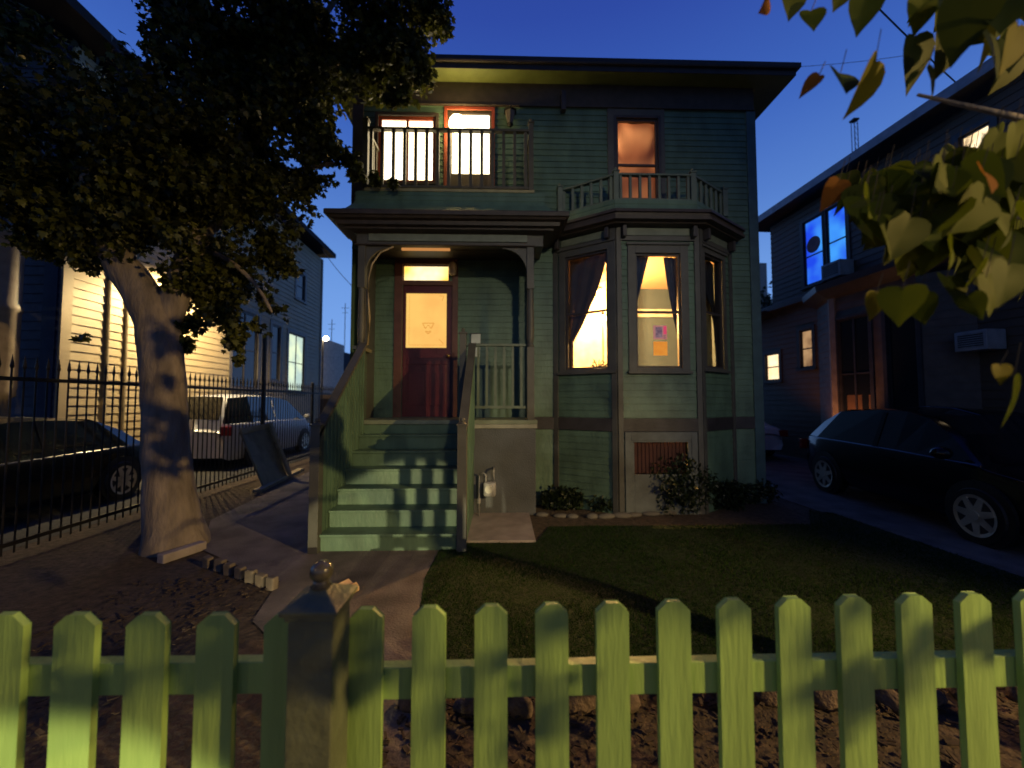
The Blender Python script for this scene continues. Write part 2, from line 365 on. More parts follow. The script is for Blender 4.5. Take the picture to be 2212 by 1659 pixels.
# right upper window with wide boards
f = MB(); Mw.box(f, hu(1312), rw[0] - .045, 4.75, 6.38, 0, .03); Mw.box(f, rw[1] + .045, hu(1435), 4.75, 6.38, 0, .03); Mw.box(f, rw[0] - .045, rw[1] + .045, rw[3] + .045, 6.38, 0, .028)
f.build('window_surround', TRIM, H, bevel=.003)
window(Mw, H, *rw, casing=.045, cm=DARKT, rail=hz(351), head=0, sill=False, label='upper window glowing orange through a hung cloth')
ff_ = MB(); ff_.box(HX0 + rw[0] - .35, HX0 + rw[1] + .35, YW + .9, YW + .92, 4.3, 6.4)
ff_.build('room_wall', glow('orange_glow_wall', (1.0, .40, .13), .5), H)  # wall emits by itself, standing in for lamplight behind the cloth
pointlight('room_light', (HX0 + rw[0] - .1, YW + .5, rw[3] - .15), 16, (1.0, .50, .20), .05, H)
# --- balcony deck + cornice
deck = [(-2.13, YW), (-2.13, YP), (.615, YP), (.615, YW)]
mb = MB(); sweep(mb, deck, [(0, 4.655), (.006, 4.60), (.0, 4.59), (.006, 4.53), (.0, 4.52), (.02, 4.46), (.10, 4.35), (.22, 4.27), (.30, 4.24)])
mb.poly([(-2.13, YW, 4.655), (-2.13, YP, 4.655), (.615, YP, 4.655), (.615, YW, 4.655)]); mb.build('balcony_deck', GREEN, H)
mb = MB(); sweep(mb, deck, [(.30, 4.24), (.31, 4.225), (.31, 4.17), (.28, 4.165), (.26, 4.14), (.20, 4.13), (.19, 4.08), (.12, 4.075), (.115, 4.05), (.02, 4.04), (0, 4.03)])
mb.build('porch_cornice', BROWN, H)
mb = MB(); sweep(mb, [(-2.11, YW), (-2.11, YP + .02), (.595, YP + .02), (.595, YW)], [(0, 4.04), (0, 3.87), (-.10, 3.87), (-.10, 4.04)]); mb.build('porch_beam', TRIM, H)
mb = MB(); mb.box(-1.93, .36, YP - .005, YP + .021, 3.92, 4.025); mb.build('porch_frieze_panel', mat('pale_green_paint', (.17, .20, .16), .5), H, bevel=.004)
mb = MB(); mb.box(-2.13, .48, YP - .02, YP + .022, 3.855, 3.875); mb.build('beam_moulding', BROWN, H, bevel=.004)
mb = MB(); mb.quad((-2.12, YP + .05, 4.005), (.6, YP + .05, 4.005), (.6, YD + .02, 4.005), (-2.12, YD + .02, 4.005)); mb.build('porch_ceiling', BROWN, H)
# --- porch body: floor, inner walls
mb = MB(); mb.box(-2.15, .50, YP - .03, YD, FL - .06, FL); mb.build('porch_floor', mat('porch_floor_paint', (.20, .24, .19), .5), H, bevel=.006)
mb = MB(); mb.box(-.44, .477, YP, YP + .5, 0, FL - .065); bx = mb.build('porch_base', STUC, H, bevel=.005)
mb = MB(); mb.box(-.43, .497, YP - .025, YP + .02, FL - .12, FL - .062); mb.build('porch_floor_edge', mat('pale_trim_paint', (.30, .31, .28), .6), H, bevel=.004)
Dw = Wall((-2.15, YD), (.46, YD))
tr = (Dw.u(866), Dw.u(969), Dw.z(917, 608), Dw.z(917, 572)); dr = (Dw.u(868), Dw.u(975), FL, Dw.z(917, 617))
mb = MB(); Dw.laps(mb, FL, 4.0, [(tr[0], tr[1], tr[2], tr[3]), (dr[0], dr[1], FL, dr[3])], lap=.098); mb.build('porch_siding', GREEN, H)
mb = MB(); Sw = Wall((.46, YD), (.46, YW)); Sw.laps(mb, FL, 4.0, lap=.098); mb.quad((.46, YW, 0), (.46, YD, 0), (.46, YD, FL), (.46, YW, FL)); mb.build('porch_side_siding', GREEN, H)
Lw = Wall((-2.13, YP + .1), (-2.13, YD)); mb = MB(); Lw.box(mb, .46, Lw.L, FL, 4.0, -.1, 0); mb.build('porch_side_wall', TRIM, H)
mb = MB(); Lw.laps(mb, FL, 2.36, lap=.098, u0=.0, u1=.46); 
mb.build('porch_parapet', GREEN, H); MB().box(-2.17, -2.05, YP + .1, YP + .56, 2.36, 2.41).build('parapet_cap', mat('cap_paint', (.30, .27, .16), .5), H)
# door
f = MB(); Dw.box(f, dr[0] - .14, dr[0] - .005, FL, tr[3] + .12, 0, .035); Dw.box(f, dr[1] + .005, dr[1] + .10, FL, tr[3] + .12, 0, .035); Dw.box(f, dr[0] - .005, dr[1] + .005, tr[3], tr[3] + .12, 0, .03); Dw.box(f, dr[0] - .005, dr[1] + .005, dr[3], tr[2], -.03, .03)
casing = f.build('door_casing', mat('door_casing_paint', (.12, .05, .04), .5), H, bevel=.004)
gl = (Dw.u(874), Dw.u(963), Dw.z(917, 751), Dw.z(917, 633))
f = MB(); Dw.box(f, dr[0], gl[0], FL + .01, dr[3], -.05, -.005); Dw.box(f, gl[1], dr[1], FL + .01, dr[3], -.05, -.005); Dw.box(f, gl[0], gl[1], gl[3], dr[3], -.05, -.005); Dw.box(f, gl[0], gl[1], FL + .01, gl[2], -.05, -.005)
for k in (0, 1):
    uu = dr[0] + .1 + k * .36; Dw.box(f, uu, uu + .27, FL + .2, FL + .75, -.005, .008)
Dw.box(f, dr[0] + .08, dr[1] - .08, FL + .88, FL + 1.0, -.005, .008)
door = f.build('front_door', REDP, H, bevel=.003); door['label'] = 'dark red front door with a large frosted glass pane'
f = MB(); f.quad(Dw.p(gl[0], gl[2], -.035), Dw.p(gl[1], gl[2], -.035), Dw.p(gl[1], gl[3], -.035), Dw.p(gl[0], gl[3], -.035)); f.build('frosted_glass', glow('frosted_glow', (1.0, .60, .15), 1.0, (1.0, .52, .13), 3), door)
# etched marks on the frosted pane
MARK = glow('etched_mark', (.95, .36, .06), .8)
f = MB(); cu, cz = (gl[0] + gl[1]) / 2 + .03, gl[2] + .33
def bar(mb, W, a, b, wd, d):
    a = V(*a, 0); b = V(*b, 0); t = (b - a).normalized(); n = V(-t.y, t.x, 0) * wd / 2
    mb.quad(*[W.p(q.x, q.y, d) for q in (a - n, b - n, b + n, a + n)])
for a, b in (((-.10, .09), (.10, .09)), ((-.09, .08), (-.05, 0)), ((.09, .08), (.05, 0)), ((-.05, 0), (-.02, .03)), ((.05, 0), (.02, .03)), ((-.05, -.05), (0, -.09)), ((0, -.09), (.05, -.05)), ((-.04, -.04), (0, -.06)), ((0, -.06), (.04, -.04)), ((-.02, .05), (.02, .05))):
    bar(f, Dw, (cu + a[0], cz + a[1]), (cu + b[0], cz + b[1]), .012, -.033)
f.build('etched_pattern', MARK, door); f = MB()
for a, b in (((.05, -.04), (.13, -.04)), ((.13, -.04), (.10, -.12)),):
    bar(f, Dw, (gl[1] - .18 + a[0], gl[3] + a[1]), (gl[1] - .18 + b[0], gl[3] + b[1]), .009, -.033)
f.build('etched_numeral', MARK, door); f = MB()
bar(f, Dw, (gl[1] - .13, gl[2] + .15), (gl[1] - .05, gl[2] + .07), .01, -.033)
f.build('etched_corner', MARK, door); f = MB()
for u_, v_ in (((gl[0] + .05, gl[2] + .05), (gl[1] - .05, gl[2] + .05)), ((gl[0] + .05, gl[2] + .05), (gl[0] + .05, gl[3] - .05))): bar(f, Dw, u_, v_, .005, -.033)
f.build('etched_border', MARK, door)
f = MB(); f.tube([Dw.p(dr[1] - .05, FL + 1.02, -.005), Dw.p(dr[1] - .05, FL + 1.02, .05)], .012); f.sphere(Dw.p(dr[1] - .05, FL + 1.02, .06), .03); f.build('handle', mat('brass', (.5, .36, .12), .3, metal=1), door, smooth=True)
f = MB(); Dw.box(f, dr[0], dr[1], FL, FL + .012, 0, .10); f.build('threshold', DARKT, door)
f = MB(); Dw.frame(f, tr[0], tr[1], tr[2], tr[3], .02, -.05, -.005); tw = f.build('transom', REDP, H)
f = MB(); f.quad(Dw.p(tr[0], tr[2], -.035), Dw.p(tr[1], tr[2], -.035), Dw.p(tr[1], tr[3], -.035), Dw.p(tr[0], tr[3], -.035)); f.build('pane', glow('transom_glow', (1.0, .60, .10), 1.6, (1.0, .85, .5), 2.5), tw)
# columns and brackets
def column(px, Y, side):
    x = at(px, 868, Y).x; r = .052
    f = MB(); f.box(x - r, x + r, Y - r, Y + r, FL, FL + 1.05); f.box(x - r, x + r, Y - r, Y + r, 3.24, 3.87)
    f.lathe((x, Y, FL + 1.05), [(.05, 0), (.055, .03), (.04, .06), (.052, .12), (.056, .3), (.05, .7), (.042, 1.0), (.055, 1.06), (.04, 1.1), (.052, 1.15), (.05, .83 + .34)], 14)
    c = f.build('porch_column', TRIM, H, bevel=.004)
    b = MB(); s = side; R0 = .36; pts = [(x + s * r, Y - .02, 3.87), (x + s * (r + R0), Y - .02, 3.87)]
    for k in range(9):
        an = math.pi / 2 * k / 8; pts.append((x + s * (r + R0 * (1 - math.sin(an)) ), Y - .02, 3.87 - .03 - R0 * (1 - math.cos(an))))
    if s > 0: pts = pts[::-1]
    b.prism(pts, (0, .04, 0)); b.build('bracket', TRIM, c)
    return c
column(1146, YP + .06, -1); column(778, YP + .06, 1)
# light cable added along the left column and bracket as their lamplit edge
f = MB(); x = at(796, 868, YP).x; f.tube([at(850, 533, YP), at(822, 545, YP), at(804, 570, YP - .02), at(796, 600, YP - .02), at(795, 640, YP - .02), at(799, 690, YP - .02), at(795, 745, YP - .02)], .011, 8)
tag(f.build('strand', mat('lit_edge_tan', (.55, .42, .24), .4), None, True), 'thin pale cable standing in for the lit edge of the left porch column', 'strand')
# balcony railing
def railing(name, A, B, z0, z1, n, parent, bal=.018, m=TRIM, toph=.035, posts=()):
    A = V(*A); B = V(*B); e = (B - A).normalized(); s = V(e.y, -e.x, 0)
    f = MB()
    def bx(p, q, za, zb, wd, k=0):
        f.hexa([p - s * wd + V(0, 0, za), q - s * wd + V(0, 0, za), q + s * wd + V(0, 0, za), p + s * wd + V(0, 0, za), p - s * wd + V(0, 0, zb), q - s * wd + V(0, 0, zb), q + s * wd + V(0, 0, zb), p + s * wd + V(0, 0, zb)])
    bx(A, B, z1 - toph, z1, .035); r = f.build(name, m, parent, bevel=.003)
    f = MB(); bx(A, B, z0, z0 + .04, .025); f.build('bottom_rail', m, r, bevel=.003)
    for k in range(n):
        p = A + (B - A) * ((k + .5) / n); g = MB(); g.box(p.x - bal, p.x + bal, p.y - bal, p.y + bal, z0 + .04, z1 - toph); g.build('baluster', m, r)
    return r
def post(x, y, z0, z1, r, parent, m=TRIM, ball=True, name='rail_post'):
    f = MB(); f.box(x - r, x + r, y - r, y + r, z0, z1); f.box(x - r - .012, x + r + .012, y - r - .012, y + r + .012, z1, z1 + .02)
    if ball: f.tube([(x, y, z1 + .02), (x, y, z1 + .05)], [r * 1.0, r * .3], 8); f.sphere((x, y, z1 + .06), r * .55, 10, 6)
    return f.build(name, m, parent, bevel=.003)
BR = mat('balcony_rail_paint', (.10, .085, .05), .45)
bz0, bz1 = at(960, 408, YP + .05).z, at(960, 279, YP + .05).z
xl, xr = at(790, 340, YP + .05).x, at(1147, 340, YP + .05).x
railing('balcony_railing', (xl, YP + .05, 0), (xr, YP + .05, 0), bz0, bz1, 15, H, .022, BR)
railing('balcony_side_railing', (xl, YP + .07, 0), (xl, YW, 0), bz0, bz1, 4, H, .016, BR)
railing('balcony_side_railing', (xr, YP + .07, 0), (xr, YW, 0), bz0, bz1, 4, H, .016, BR)
post(xl, YP + .05, 4.655, bz1 + .1, .036, H, BR); post(xr, YP + .05, 4.655, bz1 + .1, .036, H, BR)
MB().box(-2.0, .47, YP - .012, YP + .09, 4.655, 4.695).build('balcony_sill', mat('sill_paint', (.4, .34, .16), .5), H)
# porch right railing
pz0, pz1 = 1.50, at(1060, 743, YP + .05).z
railing('porch_railing', (at(1004, 868, YP).x, YP + .05, 0), (at(1136, 868, YP).x, YP + .05, 0), pz0, pz1, 7, H, .017, mat('rail_paint', (.12, .16, .13), .5))
post(at(1000, 868, YP).x, YP - .02, FL, at(1000, 722, YP).z, .045, H)
# --- staircase
st_ = MB(); st_.box(-1.9, -.5, 5.4, 5.5, 0, .1); stair = st_.build('staircase', GREEN, H)
rise, run = FL / 7, .22; SX0, SX1 = -1.95, -.43
for k in range(7):
    y = 4.2 + k * run; f = MB(); f.box(SX0, SX1, y + .012, YP, k * rise, (k + 1) * rise - .028)
    f.box(SX0, SX1, y - .014, y + run + .02 if k < 6 else YP, (k + 1) * rise - .028, (k + 1) * rise)
    f.build('step', GREEN, stair, bevel=.004)
def stair_side(x, name):
    w2 = .03; pts = [(4.22, .0), (4.22, 1.30), (5.50, 2.40), (5.50, 0)]
    f = MB(); f.prism([(x - w2, a, b) for a, b in pts], (2 * w2, 0, 0)); s = f.build(name, GREEN, stair)
    for k in range(13):
        y_ = 4.27 + k * .098; zt_ = 1.24 + (y_ - 4.22) * .859; f = MB(); f.box(x - .042, x + .042, y_ - .011, y_ + .011, max(0.02, (y_ - 4.3) * .859), zt_); f.build('batten', GREEN, s)
    f = MB(); c = [(4.15, 1.27), (5.52, 2.445), (5.52, 2.40), (4.15, 1.225)]
    f.prism([(x - .05, a, b) for a, b in c], (.10, 0, 0)); f.build('handrail', TRIM, stair, bevel=.004)
    post(x, 4.19, 0, 1.34, .05, stair, TRIM, True, 'newel_post')
stair_side(-1.98, 'stair_side_panel'); stair_side(-.43, 'stair_side_panel')
# --- bay
bay = [(.823, YW), (1.659, YP), (2.884, YP), (3.686, YW)]
BW = [Wall(bay[i], bay[i + 1]) for i in range(3)]
def fr(W, a, b, c, d): return (W.hit(a, (c + d) / 2)[0], W.hit(b, (c + d) / 2)[0], W.z((a + b) / 2, c), W.z((a + b) / 2, d))
bwin = [fr(BW[0], 1222, 1314, 797, 548), fr(BW[1], 1373, 1470, 795, 548), fr(BW[2], 1521, 1561, 795, 556)]
vent = fr(BW[1], 1369, 1485, 1024, 955)
mb = MB()
for i, W in enumerate(BW):
    hs = [(bwin[i][0], bwin[i][1], bwin[i][2], bwin[i][3])]
    if i == 1: hs.append(vent)
    W.laps(mb, 0, 4.3, hs, lap=.098)
Bay = mb.build('bay_siding', GREEN, H)
for i, W in enumerate(BW):
    z0b, z1b = W.z(1420, 930) if i == 1 else 1.17, 1.36
    wdw = window(W, H, *bwin[i], name='bay_window', casing=(.10, .115, .07)[i], rail=(bwin[i][2] + bwin[i][3]) / 2 - .02, sash=.03, head=.03,
           label=('left bay window blazing with lamplight', 'centre bay window with posters behind the glass', 'dim right bay window beside the corner board')[i])
    f = MB(); W.box(f, .07, W.L - .07, 1.17, 1.36, 0, .03); f.build('bay_belt', DARKT, H, bevel=.004)
    f = MB(); W.box(f, .05, W.L - .05, 3.95, 4.02, 0, .04); W.box(f, .05, W.L - .05, 4.15, 4.2, 0, .04); f.build('bay_head_board', TRIM, H, bevel=.004)
    f = MB(); W.box(f, .14, W.L - .14, 4.03, 4.14, 0, .03); f.build('bay_frieze_panel', mat('pale_green_paint', (.17, .20, .16), .5), H, bevel=.004)
    f = MB(); W.box(f, .0, .075, 0, 4.15, 0, .034); W.box(f, W.L - .075, W.L, 0, 4.15, 0, .034); f.build('bay_corner_board', TRIM, H, bevel=.004)
    for uu in (.1, W.L - .1):
        f = MB(); W.box(f, uu - .03, uu + .03, 3.98, 4.14, .034, .13); f.build('bay_bracket', DARKT, H, bevel=.008)
mb = MB(); sweep(mb, bay, [(0, 4.58), (.005, 4.52), (.0, 4.51), (.01, 4.45), (.07, 4.39), (.20, 4.33)]); mb.poly([(x, y, 4.58) for x, y in bay]); mb.build('bay_roof', GREEN, H)
mb = MB(); sweep(mb, bay, [(.20, 4.33), (.24, 4.325), (.25, 4.28), (.22, 4.275), (.21, 4.23), (.24, 4.22), (.24, 4.18), (.16, 4.17), (.15, 4.155), (0, 4.15)]); mb.build('bay_cornice', BROWN, H)
inr = [(.92, YW), (1.69, YP + .06), (2.85, YP + .06), (3.59, YW)]
rz0, rz1 = 4.58, at(1420, 377, YP + .06).z
for i, n in ((0, 6), (1, 8), (2, 6)):
    a, b = inr[i], inr[i + 1]; railing('bay_roof_railing', (a[0], a[1], 0), (b[0], b[1], 0), rz0, rz1, n, H, .019, mat('rail_paint', (.12, .16, .13), .5), toph=.03)
for a in inr: post(a[0], min(a[1], YW - .05), 4.58, rz1 + .02, .038, H, mat('rail_paint', (.12, .16, .13), .5))
for x_, y_ in bay[1:3]:
    MB().tube([(x_, y_ + .022, .02), (x_, y_ + .022, 4.14)], .036, 10).build('bay_corner_post', TRIM, H, True)
# basement vent
f = MB(); W = BW[1]; W.frame(f, .09, W.L - .09, .0, 1.165, .085, 0, .04, wt=.12, wb=0); W.box(f, .175, W.L - .175, vent[3], 1.045, 0, .03)
W.box(f, .175, vent[0], 0, vent[3], 0, .03); W.box(f, vent[1], W.L - .175, 0, vent[3], 0, .03); W.box(f, vent[0], vent[1], 0, vent[2], 0, .03)
vf = f.build('basement_vent', mat('grey_blue_trim', (.12, .135, .14), .6), H, bevel=.003)
f = MB(); BR_ = mat('rusty_screen', (.07, .022, .018), .8)
W.box(f, vent[0], vent[1], vent[2], vent[3], -.06, -.05)
for k in range(14):
    uu = vent[0] + (vent[1] - vent[0]) * (k + .5) / 14; W.box(f, uu - .006, uu + .006, vent[2], vent[3], -.05, -.035)
f.build('screen', BR_, vf)
# --- bay room interior
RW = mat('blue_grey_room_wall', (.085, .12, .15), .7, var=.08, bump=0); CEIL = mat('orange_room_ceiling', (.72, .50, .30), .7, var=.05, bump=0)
rx0, rx1, ry0, ry1 = .5, 3.9, 6.12, 8.3
f = MB(); f.quad((2.55, ry1, FL), (rx1, ry1, FL), (rx1, ry1, 4.08), (2.55, ry1, 4.08)); f.quad((rx1, YW + .03, FL), (rx1, ry1, FL), (rx1, ry1, 4.08), (rx1, YW + .03, 4.08)); f.quad((2.55, ry1 - .5, FL), (2.55, ry1, FL), (2.55, ry1, 4.08), (2.55, ry1 - .5, 4.08)); f.build('room_wall', RW, H)
f = MB(); f.quad((rx0, ry1 - .5, FL), (2.55, ry1 - .5, FL), (2.55, ry1 - .5, 4.08), (rx0, ry1 - .5, 4.08)); f.build('bright_back_wall', mat('cream_room_wall', (.75, .6, .38), .7, bump=0), H)  # back wall part painted cream so it reads as brightly lamplit
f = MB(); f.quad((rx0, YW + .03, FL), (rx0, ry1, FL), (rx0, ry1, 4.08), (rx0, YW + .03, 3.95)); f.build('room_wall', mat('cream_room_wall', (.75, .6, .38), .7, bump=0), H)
f = MB(); f.poly([(rx0, YW + .03, 4.08), (.82, YW + .03, 4.08), (1.64, YP + .03, 4.08), (2.82, YP + .03, 4.08), (3.6, YW + .03, 4.08), (rx1, YW + .03, 4.08), (rx1, ry1, 4.08), (rx0, ry1, 4.08)]); f.build('room_ceiling', CEIL, H)
f = MB(); f.box(2.57, rx1 - .02, ry1 - .05, ry1 - .02, 3.45, 3.62); f.build('picture_rail', mat('white_room_trim', (.75, .7, .62), .5), H)
# room lamps
def globe(name, c, r, label, power, colr, strength, cat='lamp'):
    t = thing(name, (c[0], c[1], c[2]), label, cat)
    MB().sphere(c, r).build('bulb', glow('bulb_' + label[:9], colr, strength), t, True)
    MB().tube([(c[0], c[1], c[2] + r * .8), (c[0], c[1], c[2] + r + .05)], r * .4).build('cap', METAL, t)
    if power: pointlight('lamp_light', (c[0], c[1], c[2] - r - .03), power, colr, r, t)
    return t
def onray(px, py, Y): return tuple(at(px, py, Y))
globe('ceiling_lamp', onray(1297, 633, 7.2), .07, 'glowing bulb high behind the left bay window', 560, (1.0, .52, .16), 60)
t = globe('table_lamp', onray(1302, 688, 6.6), .06, 'glowing lamp in the middle of the left bay window', 520, (1.0, .50, .14), 90)
c = V(*onray(1302, 688, 6.6)); MB().tube([(c.x, c.y, FL), (c.x, c.y, c.z - .06)], .012).build('stem', METAL, t)
# curtains
NAVY = mat('navy_curtain', (.035, .045, .08), .8, var=.3); 
def curtain(W, poly, d, label, m=NAVY, name='curtain', fold=.012, nf=9):
    # poly: list of (z, u_left, u_right) rows from top to bottom
    f = MB(); n = 18; rows = []
    for z, a, b in poly:
        rows.append([W.p(a + (b - a) * k / n, z, d + fold * math.sin(k / n * nf * 2.4 + z * .7)) for k in range(n + 1)])
    for r0, r1 in zip(rows, rows[1:]):
        for k in range(n): f.quad(r1[k], r1[k + 1], r0[k + 1], r0[k])
    return tag(f.build(name, m, None, True), label, 'curtain')
W = BW[1]; u0, u1, z0, z1 = bwin[1]; d = -.14
L_ = lambda px, py: W.hit(px, py, d)
ta, tb = L_(1405, 556), L_(1374, 662)
curtain(W, [(z1 + .1, u0 - .1, L_(1405, 556)[0]), (L_(1390, 610)[1], u0 - .05, L_(1388, 610)[0]), (L_(1376, 660)[1], u0 - .05, L_(1375, 660)[0]), (FL + .5, u0 - .05, u0 - .0)], d, 'dark curtain drawn back at the left of the centre bay window')
curtain(W, [(z1, L_(1432, 556)[0], u1 + .05), (L_(1440, 620)[1], L_(1441, 620)[0], u1 + .05), (L_(1452, 690)[1], L_(1454, 690)[0], u1 + .05), (L_(1460, 730)[1], L_(1463, 730)[0], u1 + .05), (FL + .5, u1, u1 + .06)], d, 'dark curtain drawn back at the right of the centre bay window')
W = BW[0]; u0, u1, z0, z1 = bwin[0]; L_ = lambda px, py: W.hit(px, py, d)
DK = mat('brown_lined_curtain', (.05, .028, .018), .85)
curtain(W, [(z1 + .12, u0 - .14, L_(1309, 590)[0] + .06), (z1 - .03, u0 - .14, L_(1309, 590)[0] + .03), (L_(1300, 625)[1], u0 - .14, L_(1291, 640)[0]), (L_(1260, 700)[1], u0 - .14, L_(1259, 700)[0]), (L_(1240, 740)[1], u0 - .14, L_(1238, 735)[0]), (FL + .5, u0 - .14, L_(1238, 735)[0])], d, 'dark curtain swept to the left side of the left bay window', DK)
W = BW[2]; u0, u1, z0, z1 = bwin[2]; L_ = lambda px, py: W.hit(px, py, d)
curtain(W, [(z1, u0 - .1, u1 + .05), (L_(1540, 660)[1], L_(1533, 660)[0], u1 + .05), (L_(1540, 700)[1], L_(1542, 700)[0], u1 + .05), (FL + .4, L_(1552, 790)[0], u1 + .05)], d, 'black curtain in the narrow right bay window', mat('black_curtain', (.012, .012, .014), .9))
curtain(W, [(z1 + .1, u0 - .12, u1 + .12), (FL + .4, u0 - .12, u1 + .12)], -.22, 'dull olive sheet added behind the black curtain to dim the narrow right bay window', mat('olive_dimmer', (.16, .13, .06), .9), fold=.02)  # inner sheet added so the room shows dim through this window
# posters in the centre bay window, inside the glass, self-glowing to look lit
W = BW[1]; dp = -.06
def pq(mb, a, b, c, e, dd=dp): u_, zt = W.hit(a, b, dd); u2, zb = W.hit(c, e, dd); W.box(mb, u_, u2, zb, zt, dd - .003, dd); return mb
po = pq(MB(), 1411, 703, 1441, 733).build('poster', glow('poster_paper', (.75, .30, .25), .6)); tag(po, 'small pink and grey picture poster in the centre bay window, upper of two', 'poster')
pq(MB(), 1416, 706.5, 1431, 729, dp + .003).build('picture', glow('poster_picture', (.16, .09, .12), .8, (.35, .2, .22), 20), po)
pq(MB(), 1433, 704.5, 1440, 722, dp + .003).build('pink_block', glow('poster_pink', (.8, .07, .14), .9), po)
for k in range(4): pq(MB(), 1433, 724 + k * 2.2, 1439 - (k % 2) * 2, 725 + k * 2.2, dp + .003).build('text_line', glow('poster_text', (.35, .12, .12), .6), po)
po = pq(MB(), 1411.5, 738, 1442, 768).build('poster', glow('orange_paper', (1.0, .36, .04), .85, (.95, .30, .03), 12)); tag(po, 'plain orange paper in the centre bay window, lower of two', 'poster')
# houseplant in left bay window
t = thing('houseplant', tuple(BW[0].p(.7, FL + .55, -.25)), 'spiky houseplant silhouetted at the sill of the left bay window', 'houseplant')
f = MB(); base = BW[0].p(*BW[0].hit(1292, 800, -.2), -.2); rgp = random.Random(5)
for k in range(26):
    a = rgp.uniform(0, 6.28); ln = rgp.uniform(.12, .30); el = rgp.uniform(.15, 1.2); dv = V(math.cos(a) * math.cos(el), math.sin(a) * math.cos(el) * .5, math.sin(el)) * ln
    sd = V(-dv.y, dv.x, 0).normalized() * .007 if abs(dv.x) + abs(dv.y) > .01 else V(.01, 0, 0)
    sd = V(.0, .0, .009) + sd
    mid = base + dv * .6 + V(0, 0, .02); tip = base + dv - V(0, 0, .03)
    f.poly([base - sd, base + sd, mid + sd]); f.poly([base - sd, mid + sd, mid - sd]); f.poly([mid - sd, mid + sd, tip])
f.build('leaves', mat('dark_houseplant', (.02, .03, .01), .6), t)
MB().lathe((base.x, base.y, base.z - .16), [(.05, 0), (.075, .15), (.08, .16)], 12).build('pot', mat('terracotta', (.3, .12, .06), .8), t)
# cloth behind the upper right window
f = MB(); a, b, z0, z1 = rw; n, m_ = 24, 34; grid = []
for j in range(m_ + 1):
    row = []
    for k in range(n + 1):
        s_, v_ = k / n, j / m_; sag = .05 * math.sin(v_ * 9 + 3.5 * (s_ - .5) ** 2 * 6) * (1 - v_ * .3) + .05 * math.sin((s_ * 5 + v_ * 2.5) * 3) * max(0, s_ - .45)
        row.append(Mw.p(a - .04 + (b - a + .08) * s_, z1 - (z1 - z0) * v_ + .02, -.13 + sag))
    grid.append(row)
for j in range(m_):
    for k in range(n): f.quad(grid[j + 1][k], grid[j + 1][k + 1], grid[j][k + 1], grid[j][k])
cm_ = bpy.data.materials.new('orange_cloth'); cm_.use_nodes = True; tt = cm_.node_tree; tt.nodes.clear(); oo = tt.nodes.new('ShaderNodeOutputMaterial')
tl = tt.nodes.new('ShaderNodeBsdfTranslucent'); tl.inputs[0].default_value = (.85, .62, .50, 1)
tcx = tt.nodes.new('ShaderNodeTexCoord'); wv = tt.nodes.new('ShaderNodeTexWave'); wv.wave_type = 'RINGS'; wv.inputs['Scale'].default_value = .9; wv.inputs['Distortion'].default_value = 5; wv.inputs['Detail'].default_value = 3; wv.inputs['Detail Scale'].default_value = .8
tt.links.new(tcx.outputs['Object'], wv.inputs['Vector']); wr_ = tt.nodes.new('ShaderNodeValToRGB'); wr_.color_ramp.elements[0].color = (.50, .27, .18, 1); wr_.color_ramp.elements[1].color = (.90, .62, .46, 1)  # darker swag bands: cloth pattern that also paints in fold shading
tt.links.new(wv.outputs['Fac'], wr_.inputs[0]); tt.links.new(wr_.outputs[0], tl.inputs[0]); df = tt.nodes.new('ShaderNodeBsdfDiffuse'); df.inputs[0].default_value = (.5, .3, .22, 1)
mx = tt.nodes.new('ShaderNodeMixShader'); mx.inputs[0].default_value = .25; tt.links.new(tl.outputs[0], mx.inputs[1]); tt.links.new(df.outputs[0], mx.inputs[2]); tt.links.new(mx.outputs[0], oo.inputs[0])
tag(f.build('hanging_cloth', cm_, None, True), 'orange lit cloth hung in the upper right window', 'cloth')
# balcony wall lamp (lit) and unlit lantern
p = at(988, 268, YW - .12)
t = thing('wall_lamp', (p.x, YW, p.z), 'blazing round wall lamp beside the balcony door', 'wall lamp')
MB().sphere(p, .135).build('globe', glow('balcony_globe', (1.0, .70, .28), 30), t, True)
MB().tube([(p.x, YW, p.z + .02), (p.x, p.y, p.z + .08)], .02).build('bracket', METAL, t)
pointlight('lamp_light', (p.x, p.y - .14, p.z), 24, (1.0, .70, .22), .09, t)
p = at(1102, 250, YW - .1)
t = thing('lantern', (p.x, YW, p.z), 'unlit dark carriage lantern on the wall by the balcony', 'wall lantern')
f = MB(); f.tube([(p.x, p.y, p.z - .14), (p.x, p.y, p.z + .06)], [.045, .085], 6); f.build('glass', mat('lantern_glass', (.10, .085, .07), .3), t)
f = MB(); f.tube([(p.x, p.y, p.z + .06), (p.x, p.y, p.z + .09), (p.x, p.y, p.z + .16)], [.11, .09, .015], 6); f.tube([(p.x, p.y, p.z - .18), (p.x, p.y, p.z - .14)], [.02, .055], 6); f.tube([(p.x, p.y, p.z + .14), (p.x, YW, p.z + .10)], .015); f.build('frame', METAL, t)
